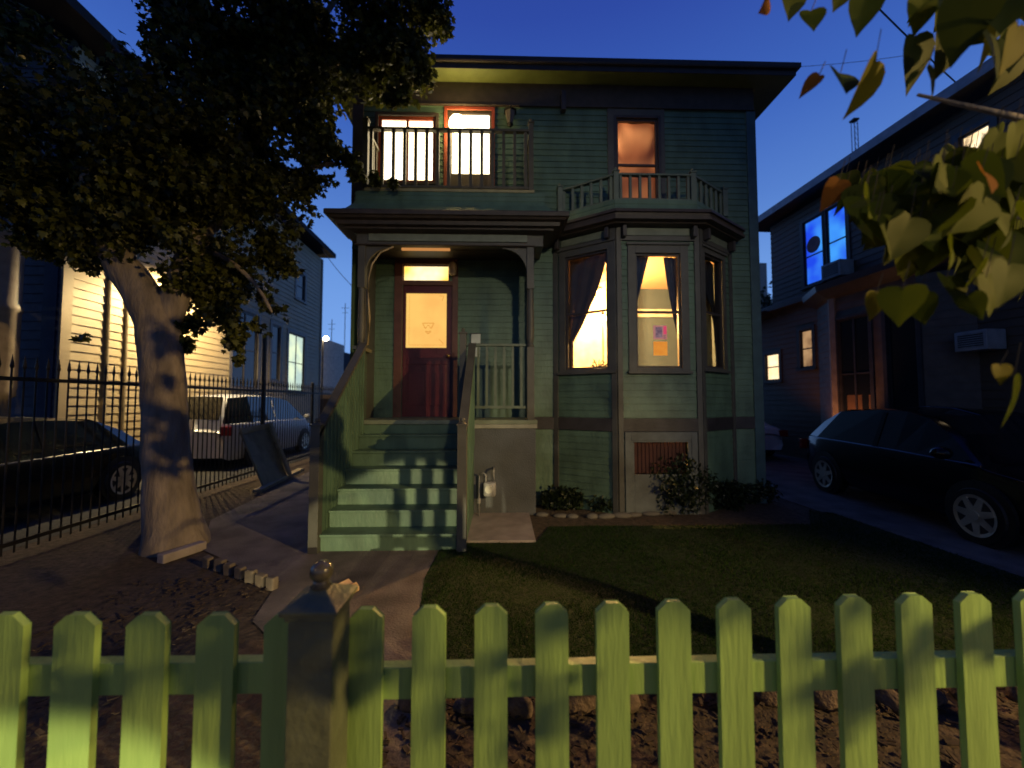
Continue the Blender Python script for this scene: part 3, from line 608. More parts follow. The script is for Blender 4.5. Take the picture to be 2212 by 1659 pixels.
# porch sconce, ceiling strip, mailbox
p = at(978, 581, YD - .1)
t = thing('porch_sconce', (p.x, YD, p.z), 'unlit beige glass sconce beside the transom', 'wall lamp')
f = MB(); f.lathe((p.x, p.y, p.z - .11), [(.03, 0), (.06, .03), (.065, .1), (.065, .17), (.045, .22)], 14); f.build('shade', mat('beige_glass', (.55, .42, .27), .4), t, True)
MB().tube([(p.x, p.y, p.z - .05), (p.x, YD, p.z - .05)], .02).build('arm', METAL, t)
a, b = at(868, 538, YP + .25), at(972, 538, YP + .25)
t = thing('beam_glow_strip', tuple((a + b) / 2), 'glowing orange strip standing in for the lit edge under the porch ceiling', 'light')
MB().tube([(a.x, a.y, 3.90), (b.x, b.y, 3.90)], .022, 10).build('tube', glow('beam_glow', (1.0, .42, .12), .55), t)  # glowing strip added as the ceiling edge lit from the transom
MB().box(a.x - .1, b.x + .4, a.y - .02, a.y + .02, 3.925, 4.0).build('strip_backing', BROWN, t)
f = MB(); a = Dw.hit(1018, 742, .03); b = Dw.hit(1038, 722, .03); Dw.box(f, a[0], b[0], a[1], b[1], .01, .06)
t = f.build('mailbox', mat('pale_plastic', (.55, .62, .60), .5), origin=tuple(Dw.p(a[0], a[1]))); tag(t, 'small white box on the porch siding right of the door', 'mailbox')
t_ = MB(); Dw.box(t_, a[0] + .06, b[0] - .01, a[1] - .22, a[1] - .06, .01, .03); t_.build('paper', mat('pale_plastic', (.5, .5, .5), .5), t)
g_ = MB(); Dw.box(g_, a[0] - .01, b[0] + .01, b[1], b[1] + .012, .01, .07); g_.build('lid', METAL, t)
# gas meter
t = thing('gas_meter', (-.17, 5.35, 0), 'grey gas meter with pipes on the porch base wall', 'gas meter')
GM = mat('meter_grey', (.33, .33, .36), .5, metal=.2)
cx_, cy_ = at(1058, 1000, 5.36).x, 5.36
f = MB(); f.box(cx_ - .085, cx_ + .085, cy_ - .06, cy_ + .06, .30, .50); f.build('meter_body', GM, t, True, bevel=.03)
f = MB(); f.tube([(cx_ - .01, cy_ - .062, .41), (cx_ - .01, cy_ - .085, .41)], .055, 16); f.build('dial', mat('meter_dial', (.5, .5, .5), .3), t)
f = MB(); f.tube([(cx_ - .055, cy_, .49), (cx_ - .055, cy_, .58), (cx_ - .075, cy_ + .01, .61), (cx_ - .13, cy_ + .02, .61), (cx_ - .15, cy_ + .02, .58), (cx_ - .15, cy_ + .02, 0)], .014); f.build('inlet_pipe', GM, t, True)
f = MB(); f.tube([(cx_ + .055, cy_, .49), (cx_ + .055, cy_, .64), (cx_ + .055, cy_ + .03, .67), (cx_ + .055, cy_ + .14, .67)], .014); f.build('outlet_pipe', GM, t, True)
f = MB(); f.tube([(cx_ - .15, cy_ + .02, .20), (cx_ - .15, cy_ + .02, .27)], .026, 8); f.build('valve', GM, t)
# ------------------------------------------------------------------ left neighbour house
LD = V(-.042, 1, 0)
LA = V(-8.05, 7.15, 0); LB = LA + LD * 11
N1 = thing('pale_house', (-11, 12, 0), 'tall pale clapboard house behind the tree, side wall lit by a flood lamp', 'house')
LW = Wall(LA[:2], LB[:2])
PALE = mat('cream_siding_paint', (.42, .33, .20), .6, var=.12, scale=2)
def lr(W, a, b, c, d): m_ = (a + b) / 2; y_ = (c + d) / 2; return (W.hit(a, y_)[0], W.hit(b, y_)[0], W.z(m_, c), W.z(m_, d))
lw = [lr(LW, 622, 656, 846, 722), lr(LW, 586, 604, 822, 702), lr(LW, 640, 658, 648, 590), lr(LW, 501, 556, 838, 672)]
mb = MB(); LW.laps(mb, 0, 8.3, lw, lap=.17, dep=.02); mb.build('siding', PALE, N1)
FW = Wall((-14, 7.15), (-8.05, 7.15)); mb = MB(); FW.laps(mb, 0, 8.3, lap=.17, dep=.02); mb.build('front_wall', mat('blue_siding_paint', (.10, .11, .16), .6), N1)
mb = MB(); mb.quad(LB[:2] + V(0, 0)[:0] if False else (LB.x, LB.y, 0), (LB.x - 6, LB.y, 0), (LB.x - 6, LB.y, 8.3), (LB.x, LB.y, 8.3)); mb.build('rear_wall', PALE, N1)
mb = MB(); LW.box(mb, -.02, .16, 0, 8.3, 0, .04); mb.build('corner_board', PALE, N1); mb = MB(); LW.box(mb, LW.L - .12, LW.L + .01, 0, 8.3, 0, .04); mb.build('corner_board', mat('dark_trim2', (.09, .08, .08), .5), N1)
mb = MB(); FW.box(mb, FW.L - .28, FW.L - .04, 0, 8.3, 0, .04); FW.box(mb, FW.L - 1.25, FW.L - 1.1, 0, 8.3, 0, .04); mb.build('front_trim', mat('navy_trim', (.02, .035, .10), .5), N1)
EV = MB(); e0, e1 = LW.p(-1.2, 8.7, .5), LW.p(LW.L + .3, 8.7, .5); i0, i1 = LW.p(-1.2, 8.3, -.2), LW.p(LW.L + .3, 8.3, -.2); r0, r1 = LW.p(-1.2, 12.0, -3.6), LW.p(LW.L - 2, 12.0, -3.6)
b0, b1 = LW.p(-1.2, 8.7, -8), LW.p(LW.L + .3, 8.7, -8)
EV.quad(e0 - V(0, 0, .2), e1 - V(0, 0, .2), e1, e0); EV.quad(e0 - V(0, 0, .2), e1 - V(0, 0, .2), LW.p(LW.L + .3, 8.5, -8), LW.p(-1.2, 8.5, -8)); EV.quad(e0, e1, r1, r0); EV.poly([e1, b1, r1]); EV.poly([e0, b0, r0]); EV.quad(b0, b1, r1, r0)
EV.build('roof', mat('dark_roof', (.02, .018, .02), .9), N1)
LITW = glow('cool_window', (.78, .90, .62), 1.15, (.45, .60, .55), 1.5)
for i, q in enumerate(lw):
    window(LW, N1, *q, casing=.14, cm=mat('window_trim2', (.16, .14, .12), .5), sm=DARKT if i else mat('black_sash', (.02, .02, .02), .5), rail=(q[2] + q[3]) / 2, mull=(q[0] + q[1]) / 2 if i in (0, 3) else None, pane=LITW if i == 0 else DGLASS, sash=.06, head=0)
mb = MB()
for px in (221, 262): u = LW.u(px); mb.tube([LW.p(u, 0, .04), LW.p(u, 6.5, .04)], .03)
mb.build('downpipe', mat('pipe_paint', (.30, .24, .15), .5), N1)
mb = MB(); LW.box(mb, .2, LW.L - .2, 0, .55, .01, .05); mb.build('base_board', mat('plinth', (.15, .13, .11), .8), N1)
u = LW.u(345); fp = LW.p(u, 4.3, 1.1)
t = thing('flood_lamp', tuple(LW.p(u, 4.3, 0)), 'flood lamp on a long arm behind the tree, washing the pale side wall', 'flood lamp')
MB().tube([LW.p(u, 4.3, 0), fp], .025).build('arm', METAL, t); f = MB(); f.box(fp.x - .03, fp.x + .05, fp.y - .12, fp.y + .12, fp.z - .08, fp.z + .08); f.build('housing', METAL, t)
f = MB(); f.box(fp.x - .05, fp.x - .035, fp.y - .1, fp.y + .1, fp.z - .06, fp.z + .06); f.build('lens', glow('flood_lens', (1, .8, .45), 20), t)
spot('lamp_light', (fp.x - .08, fp.y, fp.z), tuple(LW.p(u, 2.6, 0)), 2000, (1.0, .76, .38), 165, .5, .08, t)
# round porch column of the pale house
f = MB(); c = (-8.42, 6.6, 0)
f.lathe(c, [(.20, 0), (.20, .9), (.16, 1.0), (.165, 1.65), (.22, 1.7), (.22, 1.78), (.23, 1.85), (.23, 3.1), (.25, 3.13), (.25, 3.2), (.23, 3.25), (.225, 4.2), (.28, 4.3), (.31, 4.42), (.31, 4.5)], 20)
t = f.build('porch_column', mat('beige_column_paint', (.34, .27, .20), .6), None, True, origin=c); tag(t, 'fat beige turned column with a flared capital at the left edge', 'column')
# ------------------------------------------------------------------ right neighbour house
GA, GB = V(8.08, 17, 0), V(8.75, 1, 0); GW = Wall(GA[:2], GB[:2])
N2 = thing('dark_house', (12, 9, 0), 'dark two storey house across the driveway with blue lit upstairs windows', 'house')
BRN = mat('brown_siding_paint', (.12, .085, .06), .6, var=.15, scale=3)
ub = GW.u(1676); zb = 4.45
gw_ = [lr(GW, 1737, 1779, 613, 470), lr(GW, 1786, 1829, 565, 445), lr(GW, 2072, 2142, 325, 262), lr(GW, 1730, 1756, 794, 712), lr(GW, 1655, 1684, 822, 764)]
gw_[1] = (gw_[1][0], gw_[1][1], gw_[0][2], gw_[0][3]); gw_[2] = (gw_[2][0], gw_[2][1], 5.75, 6.5)
mb = MB(); GW.laps(mb, zb, 7.0, gw_, lap=.15, dep=.015, u0=ub); mb.build('upper_siding', BRN, N2)
mb = MB(); GW.laps(mb, 0, zb, gw_, lap=.15, dep=.015); mb.build('lower_siding', BRN, N2)
q0 = GW.p(ub, 0); mb = MB(); mb.quad((q0.x, q0.y, zb), (q0.x + 6, q0.y, zb), (q0.x + 6, q0.y, 7), (q0.x, q0.y, 7)); mb.quad((GB.x, GB.y, 0), (GB.x + 6, GB.y, 0), (GB.x + 6, GB.y, 7), (GB.x, GB.y, 7)); mb.build('end_wall', BRN, N2)
mb = MB(); GW.box(mb, GW.u(1600), GW.L, zb - .12, zb + .05, 0, .22); mb.build('belt_cornice', DARKT, N2, bevel=.01)
mb = MB(); mb.hexa([GW.p(-.5, 4.2, .4), GW.p(ub, 4.2, .4), GW.p(ub, 4.2, -3), GW.p(-.5, 4.2, -3), GW.p(-.5, 4.35, .4), GW.p(ub, 4.35, .4), GW.p(ub, 5.2, -3), GW.p(-.5, 5.2, -3)]); mb.build('rear_roof', mat('dark_roof', (.02, .018, .02), .9), N2)
ue = ub - .55
e0, e1 = GW.p(ue, 7.1, .45), GW.p(GW.L + .5, 7.1, .45)
mb = MB(); mb.quad(e0, e1, e1 + V(0, 0, .2), e0 + V(0, 0, .2)); mb.build('gutter', mat('gutter_paint', (.22, .21, .23), .4, metal=.2), N2)
mb = MB(); mb.quad(e0, e1, GW.p(GW.L + .5, 7.1, -6), GW.p(ue, 7.1, -6)); mb.build('soffit', DARKT, N2)
mb = MB(); up_ = V(0, 0, .2); k0, k1 = GW.p(ue + 2.8, 9.4, -3), GW.p(GW.L, 9.4, -3); mb.quad(e0 + up_, e1 + up_, k1, k0); mb.poly([GW.p(ue, 7.3, -6), e0 + up_, k0]); mb.build('roof', mat('dark_roof', (.02, .018, .02), .9), N2)
BLUEW = glow('blue_window', (.015, .07, .85), 1.0, (.06, .36, 1.0), 1.3); CRW = glow('cream_window', (.85, .50, .24), .55, (.25, .12, .06), 2.5)
CRW2 = glow('cream_window_bright', (1.0, .80, .50), 1.6, (.9, .6, .3), 3)
for q, pn, lb in ((gw_[0], BLUEW, 'upper window lit bright blue'), (gw_[1], BLUEW, 'blue lit upper window with an air conditioner'), (gw_[2], CRW2, 'cream lit window high under the eave'), (gw_[3], CRW, 'narrow window dimly lit cream'), (gw_[4], CRW2, 'small far window lit cream')):
    window(GW, N2, *q, casing=.10, cm=DARKT, rail=(q[2] + q[3]) / 2 - (.1 if q is gw_[0] else 0), pane=pn, sash=.04, head=0, label=lb)
# dark round shade and white streak in the first blue window
f = MB(); c = GW.p(*GW.hit(1757, 528, -.02), -.02); n_ = 18
f.poly([c + GW.e * .22 * math.cos(6.283 * k / n_) + V(0, 0, .22 * math.sin(6.283 * k / n_)) for k in range(n_)]); f.build('round_ornament', mat('dusky_disc', (.30, .16, .18), .7), N2)
# bay of the dark house
g0, g1, g2, g3 = GW.u(1772), GW.u(1803, .5), GW.u(1990, .5), GW.u(2000, 0)
gb = [GW.p(g0, 0)[:2], GW.p(g1, 0, .5)[:2], GW.p(g2, 0, .5)[:2], GW.p(g2 + .55, 0)[:2]]
G3 = [Wall(gb[i], gb[i + 1]) for i in range(3)]
f1, f2 = lr(G3[1], 1812, 1880, 856, 684), lr(G3[1], 1918, 1984, 856, 690)
f1 = (f1[0], f1[1], .95, f1[3]); f2 = (f2[0], f2[1], .95, f1[3])
mb = MB()
for i, Wk in enumerate(G3): Wk.laps(mb, 0, zb - .1, [f1, f2] if i == 1 else [], lap=.15, dep=.01)
mb.build('bay', mat('bay_paint', (.14, .10, .08), .6), N2)
mb = MB(); G3[1].box(mb, 0, .12, 0, zb - .1, 0, .04); G3[0].box(mb, G3[0].L - .1, G3[0].L, 0, zb - .1, 0, .04); G3[1].box(mb, 0, G3[1].L, .72, .82, 0, .08); mb.build('bay_trim', mat('tan_trim', (.30, .22, .16), .6), N2)
mb = MB(); sweep(mb, gb, [(0, zb - .4), (.1, zb - .35), (.3, zb - .2), (.32, zb - .05), (.0, zb)]); mb.build('bay_cornice', DARKT, N2)
window(G3[1], N2, *f1, casing=.08, cm=DARKT, rail=(f1[2] + f1[3]) / 2, mull=(f1[0] + f1[1]) / 2, pane=DGLASS, sash=.035, head=0)
window(G3[1], N2, *f2, casing=.08, cm=DARKT, pane=DGLASS, sash=.035, head=0)
f = MB(); a_ = f1[0] + .04; 
for s_ in (0, 1):
    f.quad(G3[1].p(a_ + s_ * .5 + .1, 1.0, -.03), G3[1].p(a_ + s_ * .5 + .45, 1.0, -.03), G3[1].p(a_ + s_ * .5 + .45, 1.75, -.03), G3[1].p(a_ + s_ * .5 + .1, 1.75, -.03))
f.build('brown_blind', mat('brown_blind', (.14, .07, .04), .8), N2)
p = GW.p(GW.u(1802, .95), .9, .95)
t = thing('driveway_lamp', (p.x, p.y, 0), 'small lamp behind the parked cars throwing an orange glow on the dark house', 'lamp')
MB().tube([(p.x, p.y, 0), (p.x, p.y, .5)], .02).build('post', METAL, t); MB().sphere((p.x, p.y, .53), .04).build('globe', glow('orange_globe', (1, .42, .12), 3), t)
spot('lamp_light', (p.x - .25, p.y - .1, .62), tuple(GW.p(GW.u(1800, .5), 2.6, .5)), 60, (1.0, .42, .16), 100, .6, .08, t)
# panel and air conditioners on the dark house
WHT = mat('dull_white_panel', (.42, .42, .44), .5)
q = lr(GW, 1998, 2036, 740, 698); f = MB(); GW.box(f, q[0], q[1], q[2], q[3], .005, .05); t = f.build('wall_panel', WHT, origin=tuple(GW.p(q[0], q[2]))); tag(t, 'small square white panel on the dark house wall', 'panel')
def ac(W, q, label, d1=.4):
    c = W.p((q[0] + q[1]) / 2, q[2]); t = thing('air_conditioner', tuple(c), label, 'air conditioner', 'window air conditioners of the dark house')
    f = MB(); W.box(f, q[0], q[1], q[2], q[3], .04, d1); f.build('casing', WHT, t, bevel=.012)
    g = MB(); W.box(g, q[0] + .05, q[1] - .05, q[2] + .05, q[3] - .05, d1, d1 + .004); g.build('grille', mat('grille_dark', (.05, .05, .05), .6), t)
    h = MB()
    for k in range(7): z_ = q[2] + .06 + (q[3] - q[2] - .12) * k / 6; W.box(h, q[0] + .05, q[1] - .05, z_ - .006, z_ + .006, d1 + .004, d1 + .010)
    h.build('louvre', WHT, t)
q = (GW.u(1784, .4), GW.u(1826, .4)); ac(GW, (q[0], q[1], GW.z(1805, 597, .4), GW.z(1805, 562, .4)), 'white air conditioner hanging from the blue lit upstairs window')
q = (GW.u(2068, .4), GW.u(2140, .4)); ac(GW, (q[0], q[1], GW.z(2100, 757, .4), GW.z(2100, 714, .4)), 'white air conditioner low on the dark wall right of the square panel')
# ------------------------------------------------------------------ background
def leaf_mesh(name, m, pts_fn, n, size, parent=None, seed=1, shape='lobe', droop=0.4, origin=(0, 0, 0)):
    rg = random.Random(seed); vv = []; ff = []
    if shape == 'lobe': base = [(0, 0), (.28, .05), (.5, .28), (.30, .36), (.42, .68), (.16, .62), (0, 1.0), (-.16, .62), (-.42, .68), (-.30, .36), (-.5, .28), (-.28, .05)]
    else: base = [(0, 0), (.24, .3), (.2, .65), (0, 1), (-.2, .65), (-.24, .3)]
    og = ORG[parent.name] if parent is not None else V(*origin)
    for i in range(n):
        p = pts_fn(rg) - og; s = size * rg.uniform(.6, 1.25)
        x = V(rg.gauss(0, 1), rg.gauss(0, 1), rg.gauss(0, .6)).normalized()
        y = V(rg.gauss(0, 1), rg.gauss(0, 1), rg.gauss(-droop * 2, .7)); y = (y - x * y.dot(x)).normalized()
        k = len(vv)
        z = x.cross(y)
        vv += [tuple(p + x * (a * s) + y * (b * s) + z * (abs(a) * .35 * s)) for a, b in base]
        ff.append(tuple(range(k, k + len(base))))
    me = bpy.data.meshes.new(name); me.from_pydata(vv, [], ff); me.materials.append(m)
    o = bpy.data.objects.new(name, me); col.objects.link(o)
    if parent is not None: o.parent = parent
    else: o.location = og
    ORG[o.name] = og; return o
def blob_pts(blobs, shell=.45, gap=-9):
    wt = [b[1] ** 2 for b in blobs]
    def f(rg):
        while True:
            c, r, sq = rg.choices(blobs, wt)[0]
            d = V(rg.gauss(0, 1), rg.gauss(0, 1), rg.gauss(0, 1)).normalized() * r * (rg.random() ** shell)
            if noise.noise((V(*c) + d) * 2.6) > gap: break
        nn = 1 + .45 * noise.noise(V(*c) * 2 + d * 2.2 / max(r, .2))
        return V(*c) + V(d.x * sq[0], d.y * sq[1], d.z * sq[2]) * nn
    return f
t = thing('small_tree', tuple(gnd(1660, 930)), 'dark little tree in the gap right of the green house', 'tree')
c = at(1652, 690, 20); MB().tube([(c.x, 20, 0), (c.x, 20, c.z)], [.15, .06]).build('trunk', METAL, t)
leaf_mesh('crown', leafmat('far_leaf', (.015, .03, .012), (.03, .05, .02)), blob_pts([(tuple(c), 1.2, (1, 1, 1.4)), ((c.x - .2, 20, c.z - 1.6), 1.1, (1, 1, 1))]), 2600, .2, t, 5)
a, b = at(1626, 700, 32), at(1656, 568, 32)
f = MB(); f.box(a.x, b.x, 32, 36, 0, b.z); t = f.build('tower_block', mat('pale_block', (.55, .52, .50), .8), origin=(a.x, 32, 0)); tag(t, 'pale narrow block far off in the gap right of the green house', 'building')
f = MB(); a = at(1848, 330, 26); top = at(1848, 262, 26)
for dx, dy in ((-.12, -.12), (.12, -.12), (.12, .12), (-.12, .12)): f.tube([(a.x + dx, 26 + dy, 0), (a.x + dx, 26 + dy, top.z)], .025, 5)
for k in range(40):
    z_ = top.z - k * .4; f.tube([(a.x - .12, 25.88, z_), (a.x + .12, 25.88, z_ - .35)], .012, 4)
f.box(a.x - .2, a.x + .2, 25.8, 26.2, top.z, top.z + .12)
t = f.build('antenna_mast', METAL, origin=(a.x, 26, 0)); tag(t, 'thin lattice mast rising behind the roof of the dark house', 'mast')
# back of lot, left gap
f = MB(); a, b = at(690, 860, 22), at(770, 860, 22)
for k in range(24):
    x = a.x - .6 + k * .16; f.box(x, x + .15, 22, 22.03, 0, 1.95)
fn = f.build('panel', mat('brown_fence_wood', (.17, .085, .05), .8), None); f2_ = fn
t = thing('board_fence', (a.x, 22, 0), 'brown board fence closing the gap beside the green house', 'fence'); fn.parent = t; fn.location = -V(a.x, 22, 0); ORG[fn.name] = V(0, 0, 0)
MB().box(a.x - .7, b.x + 1, 21.9, 21.98, 1.75, 2.02).build('top_board', mat('tan_board', (.55, .34, .18), .6), t)
Bk = thing('cottage', (-9.6, 33, 0), 'small blue grey gabled cottage far behind in the gap', 'house')
a = at(690, 850, 33); b = at(757, 820, 33); pk = at(708, 756, 33); zl = 3.1
f = MB(); f.poly([(pk.x - 3, 33, 0), (b.x, 33, 0), (b.x, 33, b.z), (pk.x, 33, pk.z), (pk.x - 3, 33, b.z)]); f.quad((b.x, 33, 0), (b.x, 41, 0), (b.x, 41, b.z), (b.x, 33, b.z)); f.build('wall', mat('blue_grey_siding', (.16, .20, .26), .7), Bk)
f = MB(); f.prism([(pk.x, 32.6, pk.z + .12), (b.x + .25, 32.6, b.z - .12), (b.x + .25, 32.6, b.z - .3), (pk.x, 32.6, pk.z - .08)], (0, .12, 0)); f.build('verge_board', mat('pale_verge', (.45, .5, .55), .6), Bk)
f = MB(); f.quad((pk.x, 32.6, pk.z + .14), (b.x + .3, 32.6, b.z - .1), (b.x + 1.5, 41, b.z - .1), (pk.x + 1, 41, pk.z + .14)); f.quad((pk.x, 32.6, pk.z + .14), (pk.x - 3.3, 32.6, b.z - .1), (pk.x - 3, 41, b.z - .1), (pk.x + 1, 41, pk.z + .14)); f.build('roof', mat('dark_roof', (.02, .018, .02), .9), Bk)
c = at(704, 731, 21.5)
t = thing('security_lamp', (c.x, 21.5, 0), 'bright white lamp on a pole beyond the rear corner of the pale house', 'lamp')
MB().tube([(c.x - .15, 21.5, 0), (c.x - .15, 21.5, c.z)], .04).build('pole', METAL, t); MB().sphere(tuple(c), .13).build('bulb', glow('white_bulb', (1, .86, .6), 40), t)
pointlight('lamp_light', (c.x, c.y - .3, c.z), 120, (1, .8, .5), .1, t)
f = MB(); a = at(660, 740, 24); f.box(a.x - 1.5, at(700, 740, 24).x, 24, 27, 0, c.z * 1.08); t = f.build('shed', mat('pale_shed', (.5, .45, .38), .7), origin=(a.x, 24, 0)); tag(t, 'pale shed wall under the bright far lamp', 'shed')
for px, yt in ((717, 690), (746, 655)):
    f = MB(); c = at(px, yt, 40); f.tube([(c.x, 40, 0), tuple(c)], .035, 5); f.tube([(c.x - .4, 40, c.z - .5), (c.x + .4, 40, c.z - .5)], .02, 4); f.tube([(c.x - .3, 40, c.z - 1), (c.x + .3, 40, c.z - 1)], .02, 4)
    t = f.build('aerial', METAL, origin=(c.x, 40, 0)); tag(t, 'thin aerial above the cottage roof, %s' % ('shorter and nearer the pale house' if px < 730 else 'taller and nearer the green house'), 'aerial')
def wire(a, b, sag, r, label):
    a = V(*a); b = V(*b); f = MB(); f.tube([a + (b - a) * (k / 14) - V(0, 0, sag * math.sin(math.pi * k / 14)) for k in range(15)], r, 5); tag(f.build('overhead_wire', METAL), label, 'wire')
wire(at(690, 530, 17), at(770, 628, 14), .1, .012, 'thin wire sagging from the pale house to the green house')
wire(at(1840, -40, 5.5), at(2125, 232, 8.2), .05, .012, 'dark cable running up from the eave of the dark house')
wire(at(1620, 150, 14), at(2260, 60, 12), .3, .008, 'faint high wire behind the leaves at the upper right')
# ------------------------------------------------------------------ cars
def car(label, L, Wd, Hh, colr, hood=.27, trunk=.16, wb=.60, wr=.31, rough=.25, wagon=False, plate=False):
    t = thing('parked_car', (0, 0, 0), label, 'car')
    hl, hw = L / 2, Wd / 2; belt = Hh * .60; roofz = Hh
    xs = [-1, -.97, -.9]; tk = -1 + 2 * trunk; hd = 1 - 2 * hood
    prof = [(-1.0, .40, .50), (-.985, .52, .60), (-.94, .60, .635), ]
    if wagon: prof = [(-1.0, .42, .50), (-.985, .60, .66), (-.95, .60, .80), (-.90, .60, .965), (-.6, .6, 1.0)]
    else: prof += [(tk - .02, .625, .665), (tk + .12, .62, .84), (tk + .30, .615, .965)]
    prof += [(-.15, .605, 1.0), (.05, .60, .985), (hd - .30, .59, .93), (hd - .12, .585, .79), (hd + .04, .575, .625), (hd + .1, .565, .60), (.6, .545, .575), (.82, .50, .53), (.93, .42, .46), (.985, .34, .38), (1.0, .26, .30)]
    rows = []
    for x, be, tp in prof:
        tw = 1 - .16 * max(0, abs(x) - .72) / .28 * (1.0 if x > 0 else .8) - (.10 if abs(x) > .98 else 0)
        w_ = hw * tw; b_ = Hh * be; tz = Hh * tp; cab = min(1, max(0, (tp - be - .04) / .25)); wr_ = w_ * (.93 - .20 * cab)
        zb = .20 if abs(x) < .97 else .28
        rows.append([(x * hl, w_ * .93, zb), (x * hl, w_, zb + .12), (x * hl, w_ * 1.01, b_ * .72), (x * hl, w_ * .975, b_), (x * hl, w_ * .94, b_ + .01), (x * hl, wr_ * 1.0, tz - .045 * (1 - .3 * cab)), (x * hl, wr_ * .86, tz - .005), (x * hl, 0, tz + .02)])
    body, glass = MB(), MB()
    for i in range(len(rows) - 1):
        x0, x1 = prof[i], prof[i + 1]; cab = (x0[2] - x0[1] > .12) or (x1[2] - x1[1] > .12); full = (x0[2] - x0[1] > .12) and (x1[2] - x1[1] > .12)
        slope = abs(x1[2] - x0[2]) > .08 and cab
        for s in (1, -1):
            for k in range(7):
                q = [rows[i][k], rows[i + 1][k], rows[i + 1][k + 1], rows[i][k + 1]]; q = [(a, s * b, c) for a, b, c in q]
                isg = (k == 4 and cab) or (k >= 5 and k >= 6 and slope) or (k == 5 and slope and False)
                (glass if isg else body).quad(*q)
    for r_, sgn in ((rows[0], -1), (rows[-1], 1)):
        pts = [(a, b, c) for a, b, c in r_] + [(a, -b, c) for a, b, c in r_[::-1]]; body.poly(pts)
    PM = mat('car_paint_' + label.split()[0], colr, rough, var=.05, bump=0, coat=.15, spec=.35)
    # wheel arches: dark discs set just proud of the flank
    o = body.build('body', PM, t, False); o.data.polygons.foreach_set('use_smooth', [True] * len(o.data.polygons))
    wl = o.modifiers.new('weld', 'WELD'); wl.merge_threshold = .002
    sb = o.modifiers.new('sub', 'SUBSURF'); sb.levels = 1; sb.render_levels = 2
    glass.build('windows', mat('car_glass', (.01, .012, .014), .06, var=0, bump=0, spec=.9), t)
    for s in (1, -1):
        for x in (-.12 * hl,):
            f = MB(); f.hexa([(x - .04, s * hw * .955, belt), (x + .04, s * hw * .955, belt), (x + .04, s * hw * .90, belt), (x - .04, s * hw * .90, belt), (x - .03, s * hw * .76, Hh * .95), (x + .03, s * hw * .76, Hh * .95), (x + .03, s * hw * .72, Hh * .95), (x - .03, s * hw * .72, Hh * .95)]); f.build('pillar', PM, t)
    for s in (1, -1):
        for x in (wb * hl - .02 * hl, -wb * hl):
            f = MB(); f.tube([(x, s * (hw - .02), wr + .02), (x, s * (hw + .012), wr + .02)], wr + .055, 26); ar = f.build('wheel_arch', BLACK, t)
            f = MB(); f.tube([(x, s * (hw - .17), wr), (x, s * (hw - .005), wr), (x, s * (hw + .03), wr)], [wr, wr, wr * .93], 28); ty = f.build('wheel', BLACK, t)
            f = MB(); f.tube([(x, s * (hw + .024), wr), (x, s * (hw + .034), wr)], wr * .70, 28); f.build('rim_well', mat('rim_well', (.03, .03, .03), .5), ty)
            f = MB(); y_ = s * (hw + .036)
            for k in range(28):
                a0, a1 = 6.2832 * k / 28, 6.2832 * (k + 1) / 28; f.quad(*[(x + r_ * math.cos(a_), y_ + s * e_, wr + r_ * math.sin(a_)) for r_, a_, e_ in ((wr * .62, a0, -.0), (wr * .62, a1, -.0), (wr * .74, a1, .008), (wr * .74, a0, .008))])
            for k in range(7):
                a0 = 6.2832 * k / 7 + .3; dv = V(math.cos(a0), 0, math.sin(a0)); nv = V(-math.sin(a0), 0, math.cos(a0)); c = V(x, y_, wr)
                f.prism([c + dv * wr * .12 - nv * wr * .14, c + dv * wr * .66 - nv * wr * .09, c + dv * wr * .66 + nv * wr * .09, c + dv * wr * .12 + nv * wr * .14], (0, s * .008, 0))
            f.tube([(x, y_, wr), (x, y_ + s * .014, wr)], wr * .17, 14); f.build('rim', mat('alloy', (.75, .70, .58), .45, metal=.8, bump=0), ty)
    for s in (1, -1):
        f = MB(); f.sphere((hd * hl * .92, s * (hw + .10), belt + .07), .10, 12, 6, (.9, 1.0, .75)); f.build('wing_mirror', PM, t, True)
        f = MB(); f.sphere((hl * .93, s * hw * .74, Hh * .43), .13, 12, 6, (.75, 1.1, .6)); f.build('headlight', mat('lamp_lens', (.35, .35, .36), .12, bump=0), t, True)
        f = MB(); f.box(-hl * 1.0 - .01, -hl * .97, s * hw * .80 - .14, s * hw * .80 + .10, Hh * .45, Hh * .57); f.build('tail_light', mat('tail_lens', (.25, .02, .02), .2), t, bevel=.01)
        f = MB(); f.box(-.02 * hl, .06 * hl, s * hw * 1.0, s * (hw * 1.0 + .02), belt * .86, belt * .86 + .02); f.build('door_handle', PM, t)
    if plate:
        f = MB(); f.box(-hl - .035, -hl - .02, -.16, .16, Hh * .44, Hh * .44 + .14); pl = f.build('number_plate', mat('plate_white', (.75, .72, .6), .4), t)
        f = MB()
        for k in range(6): f.box(-hl - .04, -hl - .035, -.12 + k * .042, -.12 + k * .042 + .022, Hh * .44 + .04, Hh * .44 + .10)
        f.build('plate_number', mat('plate_ink', (.05, .05, .2), .5), pl)
    return t
c1 = car('black hatchback parked nose to the street in the right driveway, alloy front wheel lit', 4.05, 1.74, 1.46, (.006, .006, .007), hood=.25, trunk=.06, wb=.61, wr=.305, rough=.12)
c1.location = (6.42, 5.32, 0.01); c1.rotation_euler = (0, 0, R(-90 - 9)); c1.scale = (1.04, 1.04, 1.03)
c2 = car('silver sedan parked deep in the right driveway, seen from behind with its plate', 4.4, 1.76, 1.42, (.60, .60, .66), plate=True)
c2.location = (6.85, 12.5, 0.01); c2.rotation_euler = (0, 0, R(90 + 2.4))
c3 = car('low dark sedan behind the iron railings at the left', 4.3, 1.74, 1.36, (.008, .008, .008), trunk=.10)
